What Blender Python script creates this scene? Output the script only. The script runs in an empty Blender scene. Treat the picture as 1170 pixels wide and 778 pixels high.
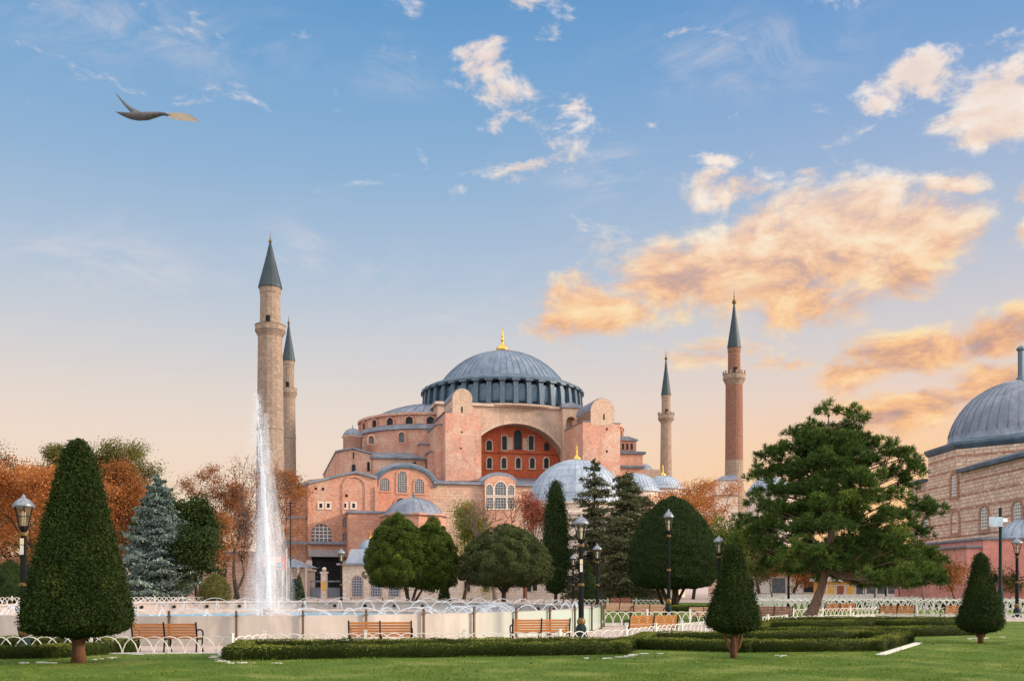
import bpy, math, random
import numpy as np
from mathutils import Vector, Matrix, noise as mnoise

sc = bpy.context.scene
COL = sc.collection
R = math.radians
# ---------------------------------------------------------------- camera
EYE = 1.9
FPX, CXP, HYP = 1137.0, 585.0, 668.0          # focal length, optical axis and eye level measured on the photograph
cd = bpy.data.cameras.new('camera'); cam = bpy.data.objects.new('camera', cd); COL.objects.link(cam)
cam.location = (0, 0, EYE); cam.rotation_euler = (R(90), 0, 0)
cd.sensor_width = 36; cd.lens = 36 * FPX / 1170
cd.shift_y = (HYP - 389) / 1170
cd.clip_start = 0.5; cd.clip_end = 6000
sc.camera = cam
# ---------------------------------------------------------------- view / exposure
sc.view_settings.view_transform = 'Standard'
sc.view_settings.look = 'None'
sc.view_settings.exposure = 0.0
sc.view_settings.gamma = 1.0
sc.view_settings.use_curve_mapping = False
sc.cycles.max_bounces = 6
sc.cycles.diffuse_bounces = 3
sc.cycles.glossy_bounces = 2
sc.cycles.transmission_bounces = 4
sc.cycles.transparent_max_bounces = 24
sc.cycles.use_denoising = True
# ---------------------------------------------------------------- sun
SUN_AZ, SUN_EL = R(96), R(19)                # low sun to the right of the view
sl = bpy.data.lights.new('sun', 'SUN'); sun = bpy.data.objects.new('sun', sl); COL.objects.link(sun)
sl.energy = 4.6; sl.angle = R(7); sl.color = (1.0, 0.83, 0.66)
sdir = Vector((math.sin(SUN_AZ) * math.cos(SUN_EL), math.cos(SUN_AZ) * math.cos(SUN_EL), math.sin(SUN_EL)))
sun.rotation_euler = (-sdir).to_track_quat('-Z', 'Y').to_euler()
# ---------------------------------------------------------------- world: Nishita sky, dawn colours, clouds
def srgb(r, g, b):
    f = lambda c: (c / 255 / 12.92) if c / 255 <= 0.04045 else ((c / 255 + 0.055) / 1.055) ** 2.4
    return (f(r), f(g), f(b), 1)

class NT:
    def __init__(s, tree): s.t = tree
    def new(s, typ, **kw):
        n = s.t.nodes.new(typ)
        for k, v in kw.items(): setattr(n, k, v)
        return n
    def put(s, sock, v):
        if isinstance(v, bpy.types.NodeSocket): s.t.links.new(v, sock)
        elif v is not None: sock.default_value = v
    def m(s, op, a, b=None, c=None, clamp=False):
        n = s.new('ShaderNodeMath', operation=op); n.use_clamp = clamp
        s.put(n.inputs[0], a); s.put(n.inputs[1], b); s.put(n.inputs[2], c)
        return n.outputs[0]
    def v(s, op, a, b=None, scale=None):
        n = s.new('ShaderNodeVectorMath', operation=op)
        s.put(n.inputs[0], a); s.put(n.inputs[1], b)
        if scale is not None: s.put(n.inputs['Scale'], scale)
        return n.outputs['Value'] if op in ('DOT_PRODUCT', 'LENGTH') else n.outputs[0]
    def mix(s, f, a, b, blend='MIX'):
        n = s.new('ShaderNodeMix', data_type='RGBA', blend_type=blend)
        s.put(n.inputs[0], f); s.put(n.inputs[6], a); s.put(n.inputs[7], b)
        return n.outputs[2]
    def ramp(s, f, stops, interp='LINEAR'):
        n = s.new('ShaderNodeValToRGB'); e = n.color_ramp.elements; n.color_ramp.interpolation = interp
        while len(e) < len(stops): e.new(0.5)
        for i, (p, c) in enumerate(sorted(stops, key=lambda q: q[0])):
            e[i].position = p; e[i].color = c if len(c) == 4 else (*c, 1)
        s.put(n.inputs[0], f)
        return n.outputs[0]
    def noise(s, vec, scale, detail=4, rough=0.5, dist=0.0):
        n = s.new('ShaderNodeTexNoise'); s.put(n.inputs['Vector'], vec)
        n.inputs['Scale'].default_value = scale; n.inputs['Detail'].default_value = detail
        n.inputs['Roughness'].default_value = rough; n.inputs['Distortion'].default_value = dist
        return n.outputs[0]
    def sstep(s, x, lo, hi):
        n = s.new('ShaderNodeMapRange', interpolation_type='SMOOTHSTEP')
        s.put(n.inputs[0], x); n.inputs[1].default_value = lo; n.inputs[2].default_value = hi
        return n.outputs[0]

wd = bpy.data.worlds.new('World'); sc.world = wd; wd.use_nodes = True
W = NT(wd.node_tree); wd.node_tree.nodes.clear()
dvec = W.v('NORMALIZE', W.new('ShaderNodeTexCoord').outputs['Generated'])
sep = W.new('ShaderNodeSeparateXYZ'); W.put(sep.inputs[0], dvec)
az = W.m('ARCTAN2', sep.outputs[0], sep.outputs[1])
el = W.m('ARCSINE', sep.outputs[2])
deg = lambda p: p / 90.0
elN = W.m('MULTIPLY', el, 2 / math.pi)
left_ramp = W.ramp(elN, [(0.0, srgb(241, 211, 182)), (deg(4.5), srgb(243, 218, 192)), (deg(8), srgb(238, 218, 202)),
    (deg(10.5), srgb(226, 215, 207)), (deg(13.5), srgb(205, 208, 213)), (deg(17), srgb(178, 196, 216)), (deg(22), srgb(146, 180, 213)),
    (deg(27), srgb(120, 166, 209)), (deg(31), srgb(98, 152, 202)), (deg(42), srgb(110, 158, 210)), (1.0, srgb(140, 175, 215))])
right_ramp = W.ramp(elN, [(0.0, srgb(255, 192, 122)), (deg(4.5), srgb(254, 201, 142)), (deg(8), srgb(249, 208, 170)),
    (deg(10.5), srgb(234, 211, 197)), (deg(13.5), srgb(214, 207, 207)), (deg(17), srgb(190, 198, 213)), (deg(22), srgb(158, 182, 214)),
    (deg(27), srgb(126, 165, 210)), (deg(31), srgb(104, 152, 204)), (deg(42), srgb(110, 158, 210)), (1.0, srgb(140, 175, 215))])
base = W.mix(W.sstep(az, -0.15, 0.45), left_ramp, right_ramp)
# cloud bank lists: centre and half size measured as directions on the photograph
CL = [(960,268,110,52,1.1),(878,292,84,46,1.1),(1052,275,66,50,1.1),(782,318,84,38,1.05),(695,350,74,28,1.0),(905,340,95,34,.95),
      (1000,228,88,26,.85),(1082,214,34,14,.8),(835,222,50,22,.85),(815,193,20,10,.7),(920,205,40,12,.6),(640,362,40,16,.8),
      (545,80,34,26,.85),(566,108,26,22,.8),(580,136,22,15,.75),(655,118,22,14,.65),(610,5,26,12,.7),(586,193,38,9,.6),(732,130,16,9,.55),
      (650,195,24,16,.45),(1056,92,46,24,.9),(1142,120,54,38,1.0),(990,125,14,8,.6),(1170,218,14,12,.8),(1185,265,26,20,.7),
      (1050,402,95,28,.95),(1140,386,62,22,.95),(1050,464,95,18,1.0),(1150,438,70,24,1.0),(985,425,55,18,.8),(905,413,42,10,.6),
      (800,400,60,18,.5),(1000,485,70,14,.6),(770,85,40,16,.4),(700,275,60,20,.4),(1260,350,60,40,.7),(-260,180,120,40,.7)]
wn = W.new('ShaderNodeTexNoise'); W.put(wn.inputs['Vector'], dvec); wn.inputs['Scale'].default_value = 14; wn.inputs['Detail'].default_value = 5; wn.inputs['Roughness'].default_value = .6
wsep = W.new('ShaderNodeSeparateColor'); W.put(wsep.inputs[0], wn.outputs['Color'])
azd = W.m('ADD', az, W.m('MULTIPLY', W.m('SUBTRACT', wsep.outputs[0], .5), .085))
eld = W.m('ADD', el, W.m('MULTIPLY', W.m('SUBTRACT', wsep.outputs[1], .5), .06))
dens = None
for (cx, cy, rx, ry, w) in CL:
    x = (cx - CXP) / FPX; y = (HYP - cy) / FPX
    a0 = math.atan(x); e0 = math.atan(y / math.sqrt(1 + x * x))
    ra = rx / FPX * math.cos(a0) ** 2 * 1.25; re = ry / FPX * math.cos(e0) ** 2 * 1.3
    dx = W.m('MULTIPLY_ADD', azd, 1 / ra, -a0 / ra); dy = W.m('MULTIPLY_ADD', eld, 1 / re, -e0 / re)
    q = W.m('MULTIPLY_ADD', dx, dx, W.m('MULTIPLY', dy, dy))
    g = W.m('MULTIPLY', W.m('EXPONENT', W.m('MULTIPLY', q, -1.1)), w)
    dens = g if dens is None else W.m('MAXIMUM', dens, g)
sq = W.new('ShaderNodeCombineXYZ'); W.put(sq.inputs[0], sep.outputs[0]); W.put(sq.inputs[1], sep.outputs[1]); W.put(sq.inputs[2], W.m('MULTIPLY', sep.outputs[2], 2.0))
fb = W.noise(sq.outputs[0], 14, 13, .66, .35)
fb2 = W.noise(W.v('ADD', sq.outputs[0], (0.014, 0.0, 0.026)), 14, 9, .62, .35)
raw = W.m('ADD', dens, W.m('MULTIPLY', W.m('SUBTRACT', fb, .5), W.m('MULTIPLY_ADD', W.sstep(el, R(19), R(25)), 1.3, 1.85)))
alpha = W.m('MULTIPLY', W.sstep(raw, .26, .84), .92)
lit = W.m('ADD', W.m('MULTIPLY', W.m('SUBTRACT', fb, fb2), 2.5), W.m('MULTIPLY', W.m('SUBTRACT', raw, .8), -.30))
lit = W.m('ADD', lit, W.m('MULTIPLY_ADD', W.sstep(el, R(9), R(15)), .14, .43), clamp=True)
hi_col = W.ramp(lit, [(0.0, srgb(208, 190, 192)), (.3, srgb(232, 205, 192)), (.52, srgb(248, 219, 195)), (.75, srgb(253, 234, 216)), (1, srgb(255, 244, 233))])
lo_col = W.ramp(lit, [(0.0, srgb(176, 146, 144)), (.3, srgb(212, 163, 138)), (.55, srgb(247, 190, 138)), (.8, srgb(254, 214, 162)), (1, srgb(255, 228, 176))])
ccol = W.mix(W.sstep(el, R(14), R(23)), lo_col, hi_col)
thin = None
for (cx, cy, rx, ry) in ((245,58,46,30),(150,35,150,32),(310,55,26,16),(455,78,40,20),(380,285,80,34),(120,300,120,40),(560,350,120,26),(850,60,120,30),(690,200,60,30)):
    x = (cx - CXP) / FPX; y = (HYP - cy) / FPX; a0 = math.atan(x); e0 = math.atan(y / math.sqrt(1 + x * x))
    dx = W.m('MULTIPLY_ADD', azd, FPX/rx, -a0*FPX/rx); dy = W.m('MULTIPLY_ADD', eld, FPX/ry, -e0*FPX/ry)
    g = W.m('EXPONENT', W.m('MULTIPLY', W.m('MULTIPLY_ADD', dx, dx, W.m('MULTIPLY', dy, dy)), -1.0)); thin = g if thin is None else W.m('MAXIMUM', thin, g)
wisp = W.m('MULTIPLY', W.m('MULTIPLY', thin, W.sstep(W.noise(sq.outputs[0], 9, 10, .68, 1.2), .42, .72)), .42)
ccol = W.mix(W.m('MULTIPLY', W.sstep(el, R(20), R(26)), .5), ccol, srgb(238, 226, 224))
front = W.mix(alpha, W.mix(wisp, base, srgb(232, 222, 222)), ccol)
# brighter sky added out of view, overhead and behind the viewer, as fill light
fy = W.m('ADD', W.sstep(W.m('MULTIPLY', sep.outputs[1], -1), -.15, .5), W.sstep(sep.outputs[2], .54, .74), clamp=True)
back = W.mix(W.noise(dvec, 3, 4), (1.1, 1.12, 1.2, 1), (1.75, 1.65, 1.55, 1))
skycol = W.mix(fy, front, back)
skycol = W.mix(W.sstep(sep.outputs[2], 0.0, -0.08), skycol, (.25, .22, .18, 1))
nish = W.new('ShaderNodeTexSky', sky_type='NISHITA'); nish.sun_disc = False
nish.sun_elevation = SUN_EL; nish.sun_rotation = SUN_AZ; nish.air_density = 1.2; nish.dust_density = 1.5
bg1 = W.new('ShaderNodeBackground'); W.put(bg1.inputs[0], W.mix(fy, (0,0,0,1), nish.outputs[0])); bg1.inputs[1].default_value = 0.05
bg2 = W.new('ShaderNodeBackground'); W.put(bg2.inputs[0], skycol); bg2.inputs[1].default_value = 1.0
add = W.new('ShaderNodeAddShader'); W.put(add.inputs[0], bg1.outputs[0]); W.put(add.inputs[1], bg2.outputs[0])
wo = W.new('ShaderNodeOutputWorld'); W.put(wo.inputs[0], add.outputs[0])
# ================================================================ helpers
def P(px, py, d): return Vector(((px - CXP) / FPX * d, d, EYE + (HYP - py) / FPX * d))
PLAZA = -0.15
def G(px, py, z=PLAZA):
    d = (EYE - z) * FPX / (py - HYP); return ((px - CXP) / FPX * d, d)
def Xat(px, d): return (px - CXP) / FPX * d
def Zat(py, d): return EYE + (HYP - py) / FPX * d

class MB:
    """collects faces; build() links them as one mesh object"""
    def __init__(s): s.v = []; s.f = []
    def add(s, vs, fs):
        o = len(s.v); s.v.extend([tuple(q) for q in vs]); s.f.extend([tuple(i + o for i in f) for f in fs]); return s
    def poly(s, pts): return s.add(pts, [tuple(range(len(pts)))])
    def box(s, x0, x1, y0, y1, z0, z1):
        return s.add([(x0,y0,z0),(x1,y0,z0),(x1,y1,z0),(x0,y1,z0),(x0,y0,z1),(x1,y0,z1),(x1,y1,z1),(x0,y1,z1)],
            [(3,2,1,0),(4,5,6,7),(0,1,5,4),(1,2,6,5),(2,3,7,6),(3,0,4,7)])
    def obox(s, c, sx, sy, sz, rz=0.0):
        cx, cy, cz = c; k = math.cos(rz); q = math.sin(rz); o = []
        for z in (-sz/2, sz/2):
            for x, y in ((-sx/2,-sy/2),(sx/2,-sy/2),(sx/2,sy/2),(-sx/2,sy/2)):
                o.append((cx + x*k - y*q, cy + x*q + y*k, cz + z))
        return s.add(o, [(3,2,1,0),(4,5,6,7),(0,1,5,4),(1,2,6,5),(2,3,7,6),(3,0,4,7)])
    def bar(s, a, b, w, h):
        a = Vector(a); b = Vector(b); t = (b - a).normalized(); up = Vector((0,0,1)) if abs(t.z) < .95 else Vector((0,1,0))
        n = t.cross(up).normalized(); u = n.cross(t); o = []
        for p in (a, b):
            for i, j in ((-1,-1),(1,-1),(1,1),(-1,1)): o.append(p + n*(i*w/2) + u*(j*h/2))
        return s.add(o, [(3,2,1,0),(4,5,6,7),(0,1,5,4),(1,2,6,5),(2,3,7,6),(3,0,4,7)])
    def extrude_y(s, pts, y0, y1):
        """pts: (x, z) outline seen from the south, counter-clockwise; a prism from y0 (front) to y1"""
        n = len(pts)
        return s.add([(x, y0, z) for x, z in pts] + [(x, y1, z) for x, z in pts],
            [tuple(range(n)), tuple(range(2*n-1, n-1, -1))] + [(i, n+i, n+(i+1) % n, (i+1) % n) for i in range(n)])
    def extrude_z(s, pts, z0, z1):
        n = len(pts)
        return s.add([(x, y, z0) for x, y in pts] + [(x, y, z1) for x, y in pts],
            [tuple(range(n-1, -1, -1)), tuple(range(n, 2*n))] + [(i, (i+1) % n, n+(i+1) % n, n+i) for i in range(n)])
    def lathe(s, prof, n=32, c=(0,0,0), a0=0.0, a1=2*math.pi, rf=None, caps=True):
        full = abs(a1 - a0 - 2*math.pi) < 1e-6; m = n if full else n + 1; vs = []
        for r, z in prof:
            for i in range(m):
                a = a0 + (a1 - a0) * i / n; rr = r * (rf(a) if rf else 1)
                vs.append((c[0] + rr*math.cos(a), c[1] + rr*math.sin(a), c[2] + z))
        fs = []
        for k in range(len(prof) - 1):
            for i in range(n):
                j = (i + 1) % m if full else i + 1
                fs.append((k*m+i, k*m+j, (k+1)*m+j, (k+1)*m+i))
        if caps and full and prof[0][0] > 1e-4: fs.append(tuple(range(m-1, -1, -1)))
        if caps and full and prof[-1][0] > 1e-4: fs.append(tuple((len(prof)-1)*m + i for i in range(m)))
        return s.add(vs, fs)
    def tube(s, pts, rad, n=6, cap=True):
        pts = [Vector(p) for p in pts]; k = len(pts); vs = []
        if not hasattr(rad, '__len__'): rad = [rad] * k
        ref = None
        for i, p in enumerate(pts):
            t = (pts[min(i+1, k-1)] - pts[max(i-1, 0)])
            t = t.normalized() if t.length > 1e-9 else Vector((0,0,1))
            if ref is None: ref = Vector((1,0,0)) if abs(t.x) < .8 else Vector((0,1,0))
            u = (ref - t*ref.dot(t)); u = u.normalized() if u.length > 1e-6 else t.orthogonal().normalized()
            w = t.cross(u); ref = u
            for j in range(n):
                a = 2*math.pi*j/n; vs.append(p + (u*math.cos(a) + w*math.sin(a))*rad[i])
        fs = [(i*n+j, i*n+(j+1) % n, (i+1)*n+(j+1) % n, (i+1)*n+j) for i in range(k-1) for j in range(n)]
        if cap: fs += [tuple(range(n-1, -1, -1)), tuple((k-1)*n+j for j in range(n))]
        return s.add(vs, fs)
    def ball(s, c, r, n=10, m=6, sz=1.0):
        return s.lathe([(max(1e-5, r*math.sin(math.pi*k/m)), -r*sz*math.cos(math.pi*k/m)) for k in range(m+1)], n, c)
    def mesh(s, name, mat, smooth=False):
        me = bpy.data.meshes.new(name); me.from_pydata(s.v, [], s.f)
        for q in (mat if isinstance(mat, (list, tuple)) else [mat]): me.materials.append(q)
        if smooth: me.polygons.foreach_set('use_smooth', [True]*len(me.polygons))
        me.update(); return me
    def build(s, name, mat, parent=None, smooth=False):
        return link(name, s.mesh(name, mat, smooth), parent, smooth)

def link(name, me, parent=None, smooth=False):
    o = bpy.data.objects.new(name, me); COL.objects.link(o); o.parent = parent
    if smooth == 'edge':
        md = None
        try: me.set_sharp_from_angle(angle=R(35))
        except Exception: pass
    return o
def empty(name, label, cat, loc=(0,0,0), rz=0.0, group=None):
    o = bpy.data.objects.new(name, None); COL.objects.link(o); o.location = loc; o.rotation_euler = (0,0,rz); o.empty_display_size = .3
    return tag(o, label, cat, group)
def tag(o, label=None, cat=None, group=None, kind=None):
    if label: o['label'] = label
    if cat: o['category'] = cat
    if group: o['group'] = group
    if kind: o['kind'] = kind
    return o
def kids(o): return [c for c in ALLKIDS(o)]
def ALLKIDS(o): return [c for c in COL.objects if c.parent == o]
def copy_tree(o, parent=None):
    c = o.copy(); COL.objects.link(c); c.parent = parent
    for ch in ALLKIDS(o): copy_tree(ch, c)
    return c

# ---------------------------------------------------------------- fast quad clouds for foliage
def quad_mesh(name, V, mat, tint=None, extra=None):
    """V: (n,4,3) array of leaf quads; extra: an MB whose faces come along in the same mesh"""
    n = len(V); verts = V.reshape(-1, 3).astype(np.float32)
    ev = np.array(extra.v, np.float32).reshape(-1, 3) if extra else np.zeros((0,3), np.float32)
    allv = np.concatenate([verts, ev]); me = bpy.data.meshes.new(name)
    ef = [tuple(i + 4*n for i in f) for f in extra.f] if extra else []
    loops = np.concatenate([np.arange(4*n, dtype=np.int32)] + [np.array(f, np.int32) for f in ef])
    tot = np.array([4]*n + [len(f) for f in ef], np.int32); start = np.concatenate([[0], np.cumsum(tot)[:-1]]).astype(np.int32)
    me.vertices.add(len(allv)); me.vertices.foreach_set('co', allv.ravel())
    me.loops.add(len(loops)); me.loops.foreach_set('vertex_index', loops)
    me.polygons.add(len(tot)); me.polygons.foreach_set('loop_start', start)
    me.update(calc_edges=True)
    at = me.attributes.new('tint', 'FLOAT', 'FACE'); tv = np.full(len(tot), .35, np.float32)
    if tint is not None: tv[:n] = tint
    at.data.foreach_set('value', tv); me.materials.append(mat); me.validate(); return me

def leaves(rng, C, size, nrm=None, spread=1.0, aspect=.55, updir=None):
    """leaf quads at points C; nrm: preferred facing; size scalar or array"""
    n = len(C); d = rng.normal(size=(n,3))
    if nrm is not None: d = nrm + d*spread
    d /= np.linalg.norm(d, axis=1, keepdims=True) + 1e-9
    t = rng.normal(size=(n,3)) if updir is None else updir + rng.normal(size=(n,3))*.45
    t -= d*(t*d).sum(1, keepdims=True); t /= np.linalg.norm(t, axis=1, keepdims=True) + 1e-9
    b = np.cross(d, t); s = (np.asarray(size)*rng.uniform(.7, 1.3, n))[:,None]
    w = s*aspect
    return np.stack([C - t*s*.5, C + b*w*.5, C + t*s*.5, C - b*w*.5], 1)

def sph(rng, n):
    d = rng.normal(size=(n,3)); return d/(np.linalg.norm(d, axis=1, keepdims=True) + 1e-9)
# ================================================================ materials (all procedural)
def newmat(name):
    m = bpy.data.materials.new(name); m.use_nodes = True; t = NT(m.node_tree)
    return m, t, m.node_tree.nodes['Principled BSDF']
def wallcoord(t):
    """distance along a wall, height: works on any vertical face"""
    g = t.new('ShaderNodeNewGeometry'); tc = t.new('ShaderNodeTexCoord')
    tan = t.v('NORMALIZE', t.v('CROSS_PRODUCT', (0,0,1), g.outputs['True Normal']))
    s = t.new('ShaderNodeSeparateXYZ'); t.put(s.inputs[0], g.outputs['Position'])
    c = t.new('ShaderNodeCombineXYZ'); t.put(c.inputs[0], t.v('DOT_PRODUCT', g.outputs['Position'], tan)); t.put(c.inputs[1], s.outputs[2])
    return c.outputs[0], g.outputs['Position'], s.outputs[2]
def bump(t, b, h, strength=.3, dist=.02):
    n = t.new('ShaderNodeBump'); n.inputs['Strength'].default_value = strength; n.inputs['Distance'].default_value = dist
    t.put(n.inputs['Height'], h); t.put(b.inputs['Normal'], n.outputs[0])
def plain(name, c, rough=.6, metal=0.0, var=.25, scale=3.0, spec=.3, bmp=0.0):
    m, t, b = newmat(name); p = t.new('ShaderNodeTexCoord').outputs['Object']
    f = t.noise(p, scale, 6, .6)
    lo = tuple(x*(1-var) for x in c); hi = tuple(min(1, x*(1+var)) for x in c)
    t.put(b.inputs['Base Color'], t.ramp(f, [(.3, lo), (.7, hi)]))
    b.inputs['Roughness'].default_value = rough; b.inputs['Metallic'].default_value = metal; b.inputs['Specular IOR Level'].default_value = spec
    if bmp: bump(t, b, f, bmp)
    return m
def plaster(name, c, worn, stain, amount=.5, scale=.25):
    """old rendered wall: patches of another coat, vertical rain streaks, grime"""
    m, t, b = newmat(name); wc, pos, z = wallcoord(t)
    patch = t.sstep(t.noise(pos, scale, 8, .65, .6), .45, .62)
    col = t.mix(t.m('MULTIPLY', patch, amount), (*c, 1), (*worn, 1))
    mp = t.new('ShaderNodeMapping'); t.put(mp.inputs[0], wc); mp.inputs['Scale'].default_value = (.75, .05, 1)
    st = t.sstep(t.noise(mp.outputs[0], 1.0, 7, .7, .4), .5, .78)
    col = t.mix(t.m('MULTIPLY', st, .75), col, (*stain, 1))
    big = t.sstep(t.noise(pos, .11, 7, .62, .8), .44, .66); col = t.mix(t.m('MULTIPLY', big, .48), col, tuple(x*1.25 for x in stain) + (1,))
    pale = t.sstep(t.noise(t.v('ADD', pos, (31,7,3)), .16, 8, .66, .7), .53, .62); col = t.mix(t.m('MULTIPLY', pale, .5*amount), col, tuple(min(1, x*1.12) for x in worn) + (1,))
    fine = t.noise(pos, 2.2, 7, .65)
    col = t.mix(.55, col, t.ramp(fine, [(.3, (.55,.55,.55)), (.7, (1.3,1.3,1.3))]), 'MULTIPLY')
    t.put(b.inputs['Base Color'], col); b.inputs['Roughness'].default_value = .9; b.inputs['Specular IOR Level'].default_value = .15
    bump(t, b, fine, .35, .06); return m
def masonry(name, c1, c2, mortar, w, h, msize=.02, bump_s=.4, patch=None, band=None):
    m, t, b = newmat(name); wc, pos, z = wallcoord(t)
    dis = t.new('ShaderNodeTexNoise'); t.put(dis.inputs['Vector'], pos); dis.inputs['Scale'].default_value = 1.3; dis.inputs['Detail'].default_value = 3
    wcd = t.v('ADD', wc, t.v('SCALE', t.v('SUBTRACT', dis.outputs['Color'], (.5,.5,.5)), scale=h*.28))
    br = t.new('ShaderNodeTexBrick'); t.put(br.inputs['Vector'], wcd)
    br.inputs['Color1'].default_value = (*c1,1); br.inputs['Color2'].default_value = (*c2,1); br.inputs['Mortar'].default_value = (*mortar,1)
    br.inputs['Scale'].default_value = 1; br.inputs['Brick Width'].default_value = w; br.inputs['Row Height'].default_value = h
    br.inputs['Mortar Size'].default_value = msize; br.inputs['Mortar Smooth'].default_value = .3; br.inputs['Bias'].default_value = 0
    col = br.outputs['Color']
    if band:
        bc, per, frac = band
        zz = t.m('FRACT', t.m('DIVIDE', t.m('ADD', z, t.m('MULTIPLY', t.noise(pos, .8, 3), .16)), per))
        col = t.mix(t.m('MULTIPLY', t.m('LESS_THAN', zz, frac), t.sstep(t.noise(pos, 1.6, 5), .3, .5)), col, (*bc, 1))
    if patch: col = t.mix(t.m('MULTIPLY', t.sstep(t.noise(pos, .22, 7, .6), .48, .64), .7), col, (*patch, 1))
    fine = t.noise(pos, 2.5, 7, .65)
    col = t.mix(.6, col, t.ramp(fine, [(.28, (.5,.5,.5)), (.72, (1.35,1.35,1.35))]), 'MULTIPLY')
    t.put(b.inputs['Base Color'], col); b.inputs['Roughness'].default_value = .9; b.inputs['Specular IOR Level'].default_value = .15
    bump(t, b, t.m('SUBTRACT', fine, br.outputs['Fac']), bump_s, .05); return m
def lead(name, c, c2, scale=.5):
    m, t, b = newmat(name); p = t.new('ShaderNodeTexCoord').outputs['Object']
    mp = t.new('ShaderNodeMapping'); t.put(mp.inputs[0], p); mp.inputs['Scale'].default_value = (1, 1, .35)
    f = t.noise(mp.outputs[0], scale, 8, .7, .5); g = t.noise(p, 4, 5)
    col = t.mix(t.sstep(f, .35, .68), (*c,1), (*c2,1)); col = t.mix(.4, col, t.ramp(g, [(.3, (.7,.7,.7)), (.7, (1.25,1.25,1.25))]), 'MULTIPLY')
    t.put(b.inputs['Base Color'], col); b.inputs['Roughness'].default_value = .5; b.inputs['Metallic'].default_value = .15; b.inputs['Specular IOR Level'].default_value = .45
    bump(t, b, g, .25, .04); return m
def foliage(name, c1, c2, c3=None, trans=.22, rough=.55, vary=.35):
    m, t, b = newmat(name); a = t.new('ShaderNodeAttribute', attribute_name='tint')
    p = t.new('ShaderNodeTexCoord').outputs['Object']
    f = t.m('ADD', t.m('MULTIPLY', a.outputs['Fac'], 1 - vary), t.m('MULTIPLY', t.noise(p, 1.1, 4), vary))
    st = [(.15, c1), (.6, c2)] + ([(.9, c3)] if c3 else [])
    col = t.ramp(f, st); t.put(b.inputs['Base Color'], col); b.inputs['Roughness'].default_value = .75; b.inputs['Specular IOR Level'].default_value = .1
    if trans:
        tr = t.new('ShaderNodeBsdfTranslucent'); t.put(tr.inputs[0], col); mx = t.new('ShaderNodeMixShader'); mx.inputs[0].default_value = trans
        t.put(mx.inputs[1], b.outputs[0]); t.put(mx.inputs[2], tr.outputs[0])
        t.put(m.node_tree.nodes['Material Output'].inputs[0], mx.outputs[0])
    return m
def ribbed_bark(name, c1, c2):
    m, t, b = newmat(name); p = t.new('ShaderNodeTexCoord').outputs['Object']
    mp = t.new('ShaderNodeMapping'); t.put(mp.inputs[0], p); mp.inputs['Scale'].default_value = (9, 9, 1.6)
    f = t.noise(mp.outputs[0], 1, 6, .7, .6); t.put(b.inputs['Base Color'], t.ramp(f, [(.3, c1), (.7, c2)]))
    b.inputs['Roughness'].default_value = .95; b.inputs['Specular IOR Level'].default_value = .1; bump(t, b, f, .8, .05); return m

M_pink = plaster('pink_plaster', (.60,.305,.222), (.62,.44,.335), (.29,.18,.14), .65)
M_pinkdeep = plaster('deep_pink_plaster', (.56,.27,.185), (.60,.37,.26), (.28,.16,.12), .5)
M_tan = plaster('weathered_tan_plaster', (.58,.41,.30), (.50,.36,.28), (.24,.18,.15), .55)
M_red = plaster('red_ochre_plaster', (.50,.115,.05), (.54,.17,.085), (.24,.06,.04), .5, .5)
M_pale = plaster('pale_trim_plaster', (.60,.46,.36), (.52,.40,.32), (.30,.22,.18), .4)
M_rubble = masonry('rubble_stone', (.62,.44,.32), (.50,.34,.25), (.42,.28,.21), 1.3, .55, .04, .5, (.58,.34,.24))
M_brickwall = masonry('rose_brick', (.53,.235,.155), (.60,.30,.21), (.50,.33,.25), .9, .28, .03, .4, (.58,.38,.28))
M_minstone = masonry('minaret_limestone', (.34,.255,.195), (.265,.195,.15), (.20,.15,.12), 1.2, .6, .02, .35)
M_minbrick = masonry('minaret_brick', (.27,.13,.09), (.225,.108,.075), (.235,.135,.10), .55, .16, .02, .3)
M_hamam = masonry('banded_stone_and_brick', (.78,.58,.45), (.60,.42,.31), (.42,.24,.17), .8, .36, .035, .5, None, ((.40,.20,.135), 1.36, .17))
M_hbrick = masonry('arch_brick', (.42,.20,.13), (.38,.17,.11), (.42,.28,.22), .2, .5, .03, .3)
M_palestone = masonry('pale_ashlar', (.74,.62,.52), (.68,.56,.47), (.54,.44,.37), 1.1, .42, .02, .3)
M_pinkwall = plaster('salmon_paint', (.72,.30,.25), (.66,.27,.22), (.48,.2,.17), .4, .3)
M_lead = lead('dome_lead', (.105,.15,.21), (.19,.235,.30))
M_leaddark = lead('old_dark_lead', (.045,.08,.115), (.11,.155,.20))
M_leadpale = lead('pale_lead', (.27,.325,.40), (.42,.47,.54))
M_leadgrey = lead('grey_lead', (.14,.165,.21), (.25,.27,.32))
M_spire = lead('spire_lead', (.018,.034,.042), (.036,.058,.068))
M_gold = plain('gilded_metal', (.85,.50,.10), .28, 1.0, .12)
M_bronze = plain('dark_gilding', (.15,.095,.03), .5, .5, .3)
M_iron = plain('black_iron', (.010,.011,.012), .7, 0, .3, 8, .08)
M_irongreen = plain('dark_green_iron', (.012,.026,.028), .6, 0, .3, 8, .12)
M_white = plain('white_paint', (.66,.62,.56), .6, 0, .2, 6, .2)
M_glassdark = plain('dark_window', (.014,.02,.026), .45, 0, .5, .8, .2)
M_glassgrey = plain('grey_window', (.11,.125,.145), .4, 0, .35, 1.5, .25)
M_drumglass = plain('drum_window_glass', (.075,.135,.19), .35, 0, .6, .35, .4)
M_leadlight = plain('leaded_bars', (.42,.40,.38), .7, 0, .2)
M_dark = plain('dark_interior', (.012,.012,.014), .9, 0, .3)
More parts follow.
